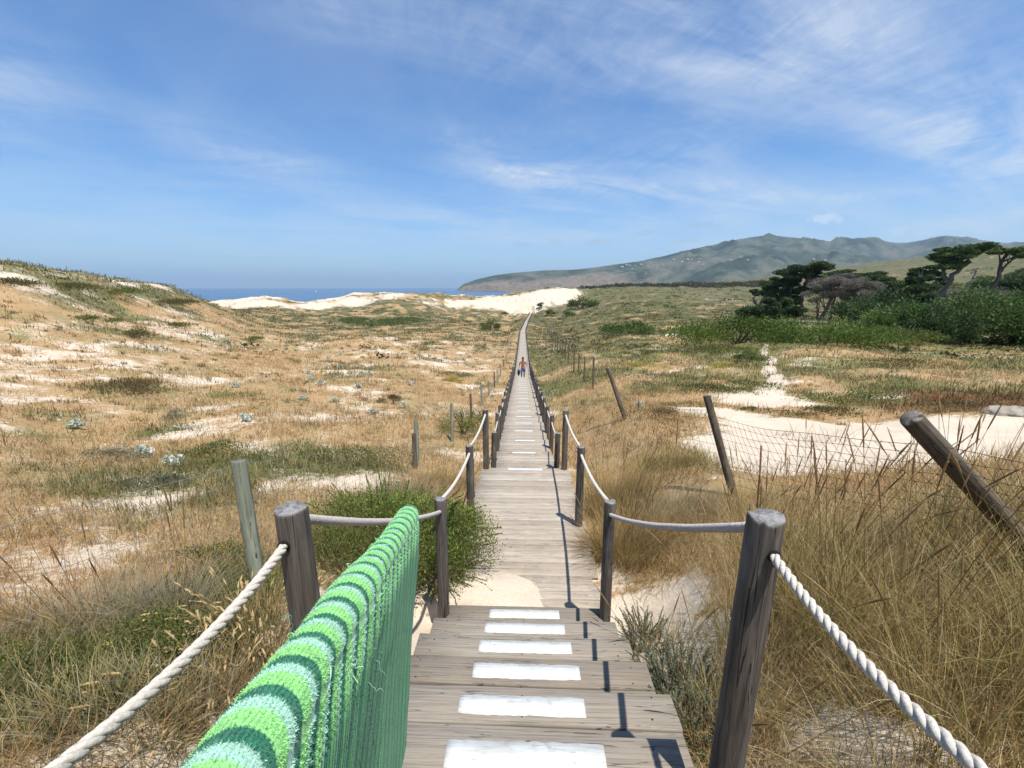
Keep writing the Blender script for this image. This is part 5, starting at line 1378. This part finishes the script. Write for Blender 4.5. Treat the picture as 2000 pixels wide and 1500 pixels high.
GREYG = ([(.18, .16, .085), (.24, .20, .11)], [(.42, .36, .24), (.52, .45, .31), (.34, .30, .19)], None)
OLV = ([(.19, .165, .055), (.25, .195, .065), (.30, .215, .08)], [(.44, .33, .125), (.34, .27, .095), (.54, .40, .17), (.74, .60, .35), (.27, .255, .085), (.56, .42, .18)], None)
g_ = 'marram tussocks on the sand side of the rope rail'
T_ = tussock
T_('grass_tussock', 'tall brown green grass clump with spikes between the leaning post and the cream rope', 'grass', (2.4, 2.35), 1700, 1.12, .55, (.16, -.05), .55, OLV, 40, group=None)
T_('grass_tussock', 'dense tall grass clump right behind the tall pale topped post', 'grass', (1.85, 2.65), 1300, .95, .42, (.10, .0), .6, OLV, 20)
T_('grass_tussock', 'arching grass clump under the cream rope nearest the viewer', 'grass', (1.8, 1.38), 1000, .8, .40, (-.1, -.25), .95, OLV, 0)
T_('grass_tussock', 'dark brown grass clump at the edge of the picture under the leaning post', 'grass', (2.95, 1.75), 2300, 1.1, .55, (-.05, -.1), .7, OLV, 24)
T_('grass_tussock', 'straw spikes clump in front of the woven wire beside the broad sand', 'grass', (2.55, 3.6), 1700, .95, .5, (.18, .0), .5, OLV, 46)
T_('grass_tussock', 'tall spiky grass clump behind the thick leaning post', 'grass', (3.5, 2.9), 1700, 1.05, .5, (.2, 0), .5, OLV, 44)
T_('grass_tussock', 'brown grass clump at the near wire foot between sand and rope', 'grass', (2.25, 1.62), 1100, .8, .42, (.05, -.2), .9, OLV, 9)
T_('grass_tussock', 'golden grass clump with upright stalks beside the third rope post', 'grass', (1.42, 5.15), 1700, .85, .42, (.06, 0), .5, GOLD, 22)
T_('grass_tussock', 'golden stalks clump at the corner where the lower walk begins', 'grass', (1.55, 6.5), 1700, .98, .5, (.08, 0), .45, GOLD, 34)
T_('grass_tussock', 'grey bent grass clump beside the golden stalks', 'grass', (2.15, 5.6), 1500, .6, .5, (.15, 0), .8, GREYG, 0)
T_('grass_tussock', 'pale golden grass drift on the sand by the second rope post', 'grass', (1.75, 4.7), 900, .36, .5, (.05, -.15), 1.0, GOLD, 0)
T_('grass_tussock', 'orange grass drift spreading below the leaning brown post', 'grass', (2.75, 5.1), 1700, .45, .75, (.1, 0), .9, GOLD, 10)
T_('grass_tussock', 'olive gold grass hump left of the leaning brown post', 'grass', (2.7, 7.2), 1600, .5, .8, (.1, 0), .8, GOLD, 12)
T_('grass_tussock', 'straw grass at the board edge below the golden stalks', 'grass', (1.12, 5.35), 800, .5, .3, (-.1, -.2), .9, GOLD, 10)
T_('grass_tussock', 'small dry grass tuft at the lowest step end on the inland side', 'grass', (1.25, 3.1), 420, .55, .3, (.0, 0), .7, OLV, 8)
T_('grass_tussock', 'thin grass tuft leaning on the tall pale topped post', 'grass', (1.25, 2.0), 420, .6, .3, (.1, -.1), .8, OLV, 9)
T_('grass_tussock', 'low dry grass in the corner beneath the hanging cream rope', 'grass', (1.35, .95), 700, .5, .35, (-.05, -.2), 1.0, OLV, 0)
T_('grass_tussock', 'pale dry grass tuft with four dark spikes beside the wire fence', 'grass', (-2.63, 2.59), 620, .55, .24, (-.15, 0), .9, GREYG, 4, hl=.2, hr=.0042, hcol=(.26, .165, .085), hh=1.45, hcurve=.06, hs=.12)
T_('grass_tussock', 'grey dry grass tuft above the yellow flowered mat', 'grass', (-3.07, 2.44), 520, .5, .3, (-.2, 0), .9, GREYG, 8, hl=.15, hr=.004, hcol=(.30, .2, .1), hcurve=.06, hs=.2)
T_('hare_tail_grass', 'golden fluffy seed grass at the foot of the thick front post', 'grass', (-1.86, 2.43), 900, .3, .26, (.1, -.1), .9, GOLD, 120, hl=.055, hr=.0055, hcol=(.60, .45, .23), hcurve=.9)
T_('hare_tail_grass', 'golden fluffy seed grass drooping beside the towel', 'grass', (-1.57, 2.07), 900, .28, .24, (.1, -.1), .9, GOLD, 110, hl=.055, hr=.0055, hcol=(.60, .45, .23), hcurve=.9)
T_('hare_tail_grass', 'golden fluffy seed grass between the green mat and the towel edge', 'grass', (-1.57, 1.75), 700, .28, .22, (.1, -.1), .9, GOLD, 80, hl=.055, hr=.0055, hcol=(.60, .45, .23), hcurve=.9)
T_('grass_tussock', 'grey olive grass tuft below the near end of the cream rope', 'grass', (-1.66, 1.54), 900, .36, .36, (.0, -.1), 1.0, GREYG, 0)
T_('grass_tussock', 'olive grass tuft in the lower corner next to the yellow flowered mat', 'grass', (-1.88, 1.32), 800, .36, .36, (.0, -.1), 1.0, OLV, 0)
T_('grass_tussock', 'brown bent grass beside the broken pair of fence stakes', 'grass', (-2.0, 6.6), 1100, .5, .6, (-.1, 0), .9, GREYG, 8)
T_('grass_tussock', 'dry brown grass tuft at the board edge behind the green shrub', 'grass', (-1.5, 7.6), 1000, .5, .5, (0, 0), .8, GOLD, 8)

# sea holly: pale blue-grey rosettes on stalks
def holly_mesh(seed):
    n = 150; P, D, k = dome_cloud(n, .21, .21, .27, 5)
    mb = MB(); leaves(mb, P, D + rng.normal(0, .7, (n, 3)), rng.uniform(.06, .12, n), 1.5, pal([(.52, .56, .47), (.62, .65, .56), (.36, .41, .33), (.70, .71, .63)], n))
    ms = MB()
    for _ in range(7):
        a_ = rng.uniform(0, 6.28); e = np.array([.11 * math.cos(a_), .11 * math.sin(a_), .2])
        add_tube(ms, [(0, 0, -.05), e * .5, e], .006, 4, 0, (.25, .28, .22))
    return mb.mesh('leaves', M_LEAF), ms.mesh('stalk', M_BARK)
HOLLY_M = [holly_mesh(q_) for q_ in range(3)]
def holly(xy, s, label, group='sea holly plants on the dry slope'):
    q_ = int(abs(xy[0] * 7 + xy[1] * 3)) % 3
    root = empty('sea_holly', (xy[0], xy[1], H1(*xy)), label, 'sea holly', group)
    link('leaves', HOLLY_M[q_][0], root); link('stalk', HOLLY_M[q_][1], root)
    root.rotation_euler = (0, 0, xy[0] * 5.0); root.scale = (s, s, s)
holly((-11.93, 10.4), .95, 'sea holly by itself on the far side of the near slope')
holly((-8.44, 11.95), 1.0, 'sea holly above the bright herb clump and the greenish post')
holly((-8.4, 8.44), .95, 'sea holly on pale sand nearest the bright herb clump')
holly((-7.17, 7.79), 1.0, 'sea holly just below its neighbour at the herb clump edge')
holly((-8.21, 17.46), .9, 'sea holly between the lone olive tussock and the pale slope')
holly((-9.53, 17.31), 1.0, 'wide sea holly on the orange slope beside a thin sand streak')
holly((-5.74, 15.21), 1.0, 'sea holly just below the lone olive tussock')
holly((-5.28, 17.63), 1.0, 'pale sea holly right beside the lone olive tussock')
holly((-13.68, 19.01), 1.0, 'sea holly on the big white sand patch of the slope')
holly((-1.86, 23.53), .8, 'sea holly squeezed between fence stakes and rope posts')
for xy_ in [(-11.4, 22.72),(-15.16, 28.64),(-27.05, 46.9),(-27.44, 43.31),(-26.07, 46.88),(-19.87, 41.52),(-19.26, 43.13),(-21.25, 48.12),(-16.1, 44.87),(-12.11, 47.24),(-11.19, 44.91),(-9.75, 44.92),(-8.98, 47.25),(-7.82, 46.59),(-12.15, 36.83),(-14.92, 33.19),(-11.45, 30.01),(-12.94, 24.59),(-7.29, 25.82),(-11.02, 47.58),(-4.11, 50.21),(-7.11, 47.63),(-41.73, 86.05),(-36.19, 48.34),(-12.61, 43.28),(-9.51, 23.23)]:
    holly(xy_, 1.15, 'small pale sea holly far out among the orange grass')
holly((3.89, 14.22), .8, 'sea holly inland of the leaning fence posts')

# --- trees
def limb(mb, pts, r0, r1, col, n=12, sides=8):
    C = bez(pts, n); C[1:-1] += rng.normal(0, r0 * .25, (n - 2, 3)); add_tube(mb, C, np.linspace(r0, r1, n), sides, 0, col)
def pads_tree(name, label, xy, s, pads, trunks, colour, leaf, dens, ybase=None, group=None, bark=(.17, .14, .115), flat=True, up=.15, sink=.3, ydep=.7, twig=None):
    """s metres per unit; pads (dx, height, rx, rz) and limbs [(dx, height)...] in those units, measured from the foot"""
    z = H1(*xy) - sink; a_ = math.atan2(xy[0], xy[1])
    root = empty(name, (xy[0], xy[1], z), label, 'tree', group); root.rotation_euler = (0, 0, -a_)
    mt = MB(); cen = []
    pads = [(dx, hz_, rx * 1.14, rz * (1.5 if flat else 1.15)) for (dx, hz_, rx, rz) in pads]
    for (dx, hz_, rx, rz) in pads: cen.append(np.array([dx * s, rng.uniform(-.5, .5) * rx * s * ydep, hz_ * s]))
    for ti, tr in enumerate(trunks):
        w0 = tr[0]; pts = [(dx * s, (0 if k == 0 else rng.uniform(-.06, .06) * h_ * s), h_ * s) for k, (dx, h_) in enumerate(tr[1:])]
        limb(mt, pts, w0 * s, w0 * s * .42, bark, 14)
        top = np.array(pts[-1])
        for c in cen:
            if np.linalg.norm((c - top)[[0, 2]]) < 75 * s:
                for _ in range(3):
                    e = c + rng.normal(0, 1, 3) * np.array([.4, .3, .1]) * 60 * s * .6
                    st = np.array(pts[rng.integers(max(1, len(pts) - 2), len(pts))])
                    limb(mt, [st, (st + e) / 2 + np.array([0, 0, -.06 * abs(e[0] - st[0])]), e], w0 * s * .32, w0 * s * .06, bark, 8, 5)
    mt.obj('trunk', M_BARK, root)
    ml = MB()
    for c, (dx, hz_, rx, rz) in zip(cen, pads):
        vol = rx * rz; n = int(dens * vol / 11)
        sub = max(5, int(rx / 11))
        sc_c = rng.normal(0, 1, (sub, 3)); sc_c /= np.linalg.norm(sc_c, axis=1)[:, None]; sc_c *= rng.random((sub, 1)) ** .5 * .85
        k = rng.integers(0, sub, n); d = rng.normal(0, 1, (n, 3)); d /= np.linalg.norm(d, axis=1)[:, None]
        P = sc_c[k] + d * (rng.random(n) ** .4)[:, None] * rng.uniform(.28, .42, sub)[k, None] * np.array([1, 1, .8 if flat else 1])
        P = P * np.array([rx * s, rx * s * ydep, rz * s]) + c
        lc = pal(GREENS[colour], sub, None, .3)[k]
        C = lc * .6 + pal(GREENS[colour], n, None, .3) * .4
        D = d * np.array([1, 1, .35]) + rng.normal(0, .5, (n, 3)) + np.array([0, 0, up])
        leaves(ml, P, D, leaf * rng.uniform(.55, 1.5, n), 2.4 if twig is None else twig, C)
    ml.obj('crown', M_TREE, root)
    return root
P_ = pads_tree
gt = None
P_('cypress_tree', 'small leaning dark cypress at the sea side end of the grove', (57.37, 107.88), 0.0379, [(30,190,92,36),(-10,165,50,26),(70,210,50,22)], [(13,(0,0),(-5,70),(15,130),(45,175)),(9,(-5,60),(-45,110),(-40,150))], 'dark', .34, 8.0)
P_('cypress_tree', 'broad dark cypress standing behind the dead grey tree', (58.14, 93.26), 0.03266, [(20,325,125,34),(-60,280,110,40),(50,255,95,55),(-110,215,80,50),(40,195,80,60)], [(16,(0,0),(-6,100),(10,190),(15,300)),(11,(-60,0),(-70,120),(-60,250))], 'dark', .36, 8.0)
P_('cypress_tree', 'dark cypress filling the gap left of the tall umbrella tree', (75.25, 87.57), 0.03042, [(0,190,110,44),(40,130,120,50),(-50,110,100,44),(60,225,70,32),(0,60,120,44)], [(12,(0,0),(4,100),(0,180)),(8,(0,60),(50,120))], 'dark', .38, 9)
P_('cypress_tree', 'dark cypress peeping over the right edge of the dead grey tree', (71.56, 93.1), 0.03243, [(0,210,110,36),(-60,160,80,40),(60,150,100,44),(0,90,120,50)], [(11,(0,0),(-4,100),(0,200)),(8,(0,60),(50,120))], 'dark', .38, 9)
P_('cypress_tree', 'dark cypress with low boughs between the small leaning one and the broad one', (54.73, 95.06), 0.03336, [(0,230,90,34),(-40,170,80,36),(50,150,90,44),(10,100,100,44)], [(11,(0,0),(6,100),(0,210)),(8,(0,70),(-40,150))], 'dark', .36, 9)
P_('dead_tree', 'grey leafless tree with dense dry twigs between green cypresses', (47.92, 71.75), 0.02513, [(60,235,140,55),(160,215,120,60),(-10,180,90,55),(240,165,85,50),(110,270,80,30),(120,160,100,50)], [(9,(-15,0),(-12,60),(-30,140)),(13,(5,0),(25,70),(60,180)),(8,(60,0),(55,80),(70,200)),(10,(150,10),(155,80),(165,180)),(8,(245,25),(240,90),(240,150))], 'dead', .42, 6.5, bark=(.15,.125,.105), flat=False, twig=9)
P_('cypress_bush', 'spreading dark green bush at the foot of the small leaning cypress', (41.95, 79.93), 0.02814, [(0,55,135,52),(-70,35,70,34),(80,80,70,50),(60,40,90,40)], [(9,(0,0),(0,40)),(7,(20,0),(60,60))], 'dark', .33, 9)
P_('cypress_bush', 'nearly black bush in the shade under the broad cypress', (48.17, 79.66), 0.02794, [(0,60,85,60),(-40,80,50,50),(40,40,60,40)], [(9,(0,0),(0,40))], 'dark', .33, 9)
P_('cypress_tree', 'flat topped green tree rising behind the dead grey tree', (81.48, 111.9), 0.03899, [(0,250,140,26),(90,215,85,40),(-60,240,80,20)], [(12,(0,0),(5,120),(10,220)),(9,(60,0),(70,120),(90,190))], 'dark', .42, 8)
P_('cypress_tree', 'dark round cypress with layered boughs left of the tall umbrella tree', (62.5, 75.83), 0.02641, [(0,200,130,50),(30,150,120,50),(-50,130,80,50),(70,240,70,40),(20,95,90,40)], [(14,(0,0),(0,90),(0,180)),(9,(0,60),(-50,120))], 'dark', .36, 9)
P_('umbrella_tree', 'tallest tree with flat umbrella crown and curved bare trunk', (96.64, 104.21), 0.03606, [(-20,360,112,36),(70,385,120,32),(20,330,120,34),(-70,250,90,44),(-110,290,60,28),(-40,390,70,22)], [(21,(0,0),(-6,110),(10,210),(45,280),(95,330)),(13,(10,210),(-20,270),(-30,340)),(10,(60,300),(90,350),(80,375)),(9,(-60,0),(-50,80),(-20,150))], 'deep', .4, 8.0, bark=(.15,.125,.105))
P_('umbrella_tree', 'inclined tree with dark slanting trunk and ragged umbrella crown', (100.84, 102.22), 0.0353, [(60,415,105,28),(130,395,85,34),(185,380,55,36),(0,400,70,20)], [(17,(0,0),(40,60),(95,150),(110,230),(100,320),(120,380)),(8,(105,250),(130,320),(170,370))], 'deep', .4, 8.0, bark=(.075,.065,.058))
P_('dead_tree', 'bare pale trunk leaning between the umbrella trees', (100.25, 103.61), 0.03581, [(25,270,28,18)], [(9,(0,0),(5,100),(30,180),(45,270))], 'dead', .3, 3, bark=(.36,.32,.28), twig=9)
P_('dead_tree', 'white crooked dead branch tree beside the tall umbrella tree', (92.5, 106.98), 0.0371, [(20,290,26,14)], [(10,(0,40),(10,120),(35,170),(15,215),(20,260))], 'dead', .3, 3, bark=(.5,.46,.42), twig=9)
P_('dead_thicket', 'grey leafless thicket behind the slanting trunk', (114.25, 114.88), 0.03954, [(0,90,170,48),(120,80,110,40),(-100,70,80,40)], [(7,(0,0),(10,60)),(6,(60,0),(70,60)),(6,(-60,0),(-60,50))], 'dead', .42, 6, twig=8, flat=False)
mound('leafy_bush', 'dark leafy bush right of the dead grey tree', 'bush', (41.9, 55.14), 0.01933*200, 3.5, 0.01933*190, 6500, .3, 'dark', 16, 2, stems=10, M=M_TREE)
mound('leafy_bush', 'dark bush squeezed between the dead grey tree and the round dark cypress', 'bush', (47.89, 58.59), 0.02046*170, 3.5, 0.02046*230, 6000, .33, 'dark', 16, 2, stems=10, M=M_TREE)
mound('leafy_bush', 'mid green layered bush in front of the round dark cypress', 'bush', (41.54, 48.51), 0.01702*190, 3.2, 0.01702*230, 8000, .27, 'deep', 18, 2, stems=10, M=M_TREE)
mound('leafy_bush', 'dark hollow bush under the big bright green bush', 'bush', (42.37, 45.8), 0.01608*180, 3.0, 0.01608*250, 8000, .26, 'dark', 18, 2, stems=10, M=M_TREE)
mound('leafy_bush', 'big bright green rounded bush with billowing crown', 'bush', (48.69, 48.27), 0.0169*250, 4.5, 0.0169*345, 15000, .26, 'deep', 26, 2, stems=12, M=M_TREE)
mound('leafy_bush', 'bright green bush running out of the frame beside the billowing bush', 'bush', (50.95, 45.73), 0.01597*280, 4.5, 0.01597*370, 15000, .26, 'deep', 26, 2, stems=12, M=M_TREE)
mound('leafy_bush', 'tall green bush closing the row beyond the frame edge', 'bush', (52.79, 43.63), 0.0152*260, 4.5, 0.0152*380, 9000, .3, 'deep', 20, 2, stems=10, M=M_TREE)
mound('leafy_bush', 'dark bush filling the gap under the tall umbrella tree', 'bush', (76.18, 81.08), 0.02814*230, 4, 0.02814*150, 6000, .36, 'dark', 16, 2, stems=10, M=M_TREE)
P_('leafy_bush', 'dark green bush behind the billowing bush on the slope', (122.15, 115.14), 0.03954, [(-40,120,120,50),(70,150,130,60),(0,70,160,50),(160,120,130,60)], [(9,(0,0),(0,90)),(8,(80,0),(80,110))], 'dark', .45, 8)
P_('leafy_bush', 'mid green bush bank on the hillside beyond the umbrella trees', (180.98, 169.93), 0.05797, [(0,70,170,50),(140,90,150,60),(-120,60,100,40)], [(8,(0,0),(0,60)),(8,(100,0),(110,70))], 'deep', .6, 7)
P_('leafy_bush', 'low green bush bank in front of the hillside between the umbrella trees', (151.86, 159.54), 0.05478, [(0,60,150,36),(120,60,120,40),(-120,70,100,34)], [(8,(0,0),(0,50))], 'herb', .55, 7)
# low grey wall under the trees
wx = (39.42, 62.04); mbw = MB()
for q_ in range(14):
    add_box(mbw, (-2.6 + q_ * .4 + random.uniform(-.02, .02), 0, .22 + random.uniform(-.02, .02)), (.195, .2, .26), 0, (.20 + random.uniform(-.03, .03), .18, .165))
ow = mbw.obj('stone_wall', M_WALL, None, (wx[0], wx[1], H1(*wx))); ow.rotation_euler = (0, 0, -math.atan2(*wx)); setp(ow, 'short low grey stone wall under the dead tree', 'wall')
# grey rock at the fig mat
rk_ = (12.19, 10.55); mbr = MB()
u_, v_ = np.meshgrid(np.linspace(0, 2 * math.pi, 40, endpoint=False), np.linspace(0, math.pi * .55, 16), indexing='xy')
rad_ = 1 + .5 * (fbm(u_ * 1.6 + 3, v_ * 2.2, 4, 95) - .5) + .25 * (fbm(np.cos(u_) * 5, np.sin(u_) * 5 + v_ * 4, 3, 97) - .5)
Vr = np.stack([rad_ * np.sin(v_) * np.cos(u_) * .55, rad_ * np.sin(v_) * np.sin(u_) * .45, rad_ * np.cos(v_) * .2 - .05], -1)
i_, j_ = np.meshgrid(np.arange(15), np.arange(40), indexing='ij')
mbr.add(Vr.reshape(-1, 3), np.stack([i_ * 40 + j_, (i_ + 1) * 40 + j_, (i_ + 1) * 40 + (j_ + 1) % 40, i_ * 40 + (j_ + 1) % 40], -1).reshape(-1, 4), 0, (.31, .275, .225))
setp(mbr.obj('rock', M_WALL, None, (rk_[0], rk_[1], H1(*rk_) - .02)), 'grey weathered rock beside the red fig mat', 'rock')
# sailing boat far out
bt = empty('sailing_boat', (-1245.0, 2535.0, -24), 'tiny white sailing boat far out on the sea', 'boat')
mbh = MB(); hv = np.array([[-4, 0, 1], [-3, -1.2, 1], [3, -1.2, 1], [5, 0, 1.2], [3, 1.2, 1], [-3, 1.2, 1], [-3.4, 0, -.4], [-2.6, -.8, -.4], [2.6, -.8, -.4], [4, 0, -.4], [2.6, .8, -.4], [-2.6, .8, -.4]], float)
mbh.add(hv, [[q_, (q_ + 1) % 6, (q_ + 1) % 6 + 6, q_ + 6] for q_ in range(6)], 0, (.75, .75, .75)); mbh.f.append(np.array([[0, 5, 4, 3], [0, 3, 2, 1]])); mbh.m.append(np.zeros(2, np.int32)); mbh.obj('hull', M_WALL, bt)
mbs = MB(); mbs.add([(-3, 0, 2), (1, .05, 2), (.8, .05, 13), (-3, .1, 2.05), (1, .15, 2.05), (.8, .15, 13)], [[0, 1, 2], [3, 5, 4]], 0, (.8, .8, .8)); mbs.add([(1.2, .1, 2), (4.6, 0, 1.5), (.9, .05, 12), (1.2, .2, 2)], [[0, 1, 2]], 0, (.8, .8, .8)); mbs.obj('sail', M_WALL, bt)
mbm = MB(); add_tube(mbm, [(.9, .05, .8), (.9, .05, 13.4)], .09, 6, 0, (.5, .5, .5)); mbm.obj('mast', M_WALL, bt)
# little sand-trap stakes across the white dune
for q_, xy_ in enumerate([(-17.95, 271.5),(-14.31, 269.63),(-10.4, 267.85),(-6.5, 264.21),(-2.08, 258.86),(1.85, 253.61),(6.01, 251.96),(10.84, 253.97),(15.14, 255.98)]):
    mbk = MB(); add_tube(mbk, [(0, 0, -.3), (.02, 0, .7), (0, .01, 1.5)], np.array([.09, .085, .08]), 7, 0, (.30, .25, .2))
    setp(mbk.obj('dune_stake', M_BARK, None, (xy_[0], xy_[1], H1(*xy_))), 'thin wooden stake in the line across the white dune face', 'stake', 'stakes across the white dune')
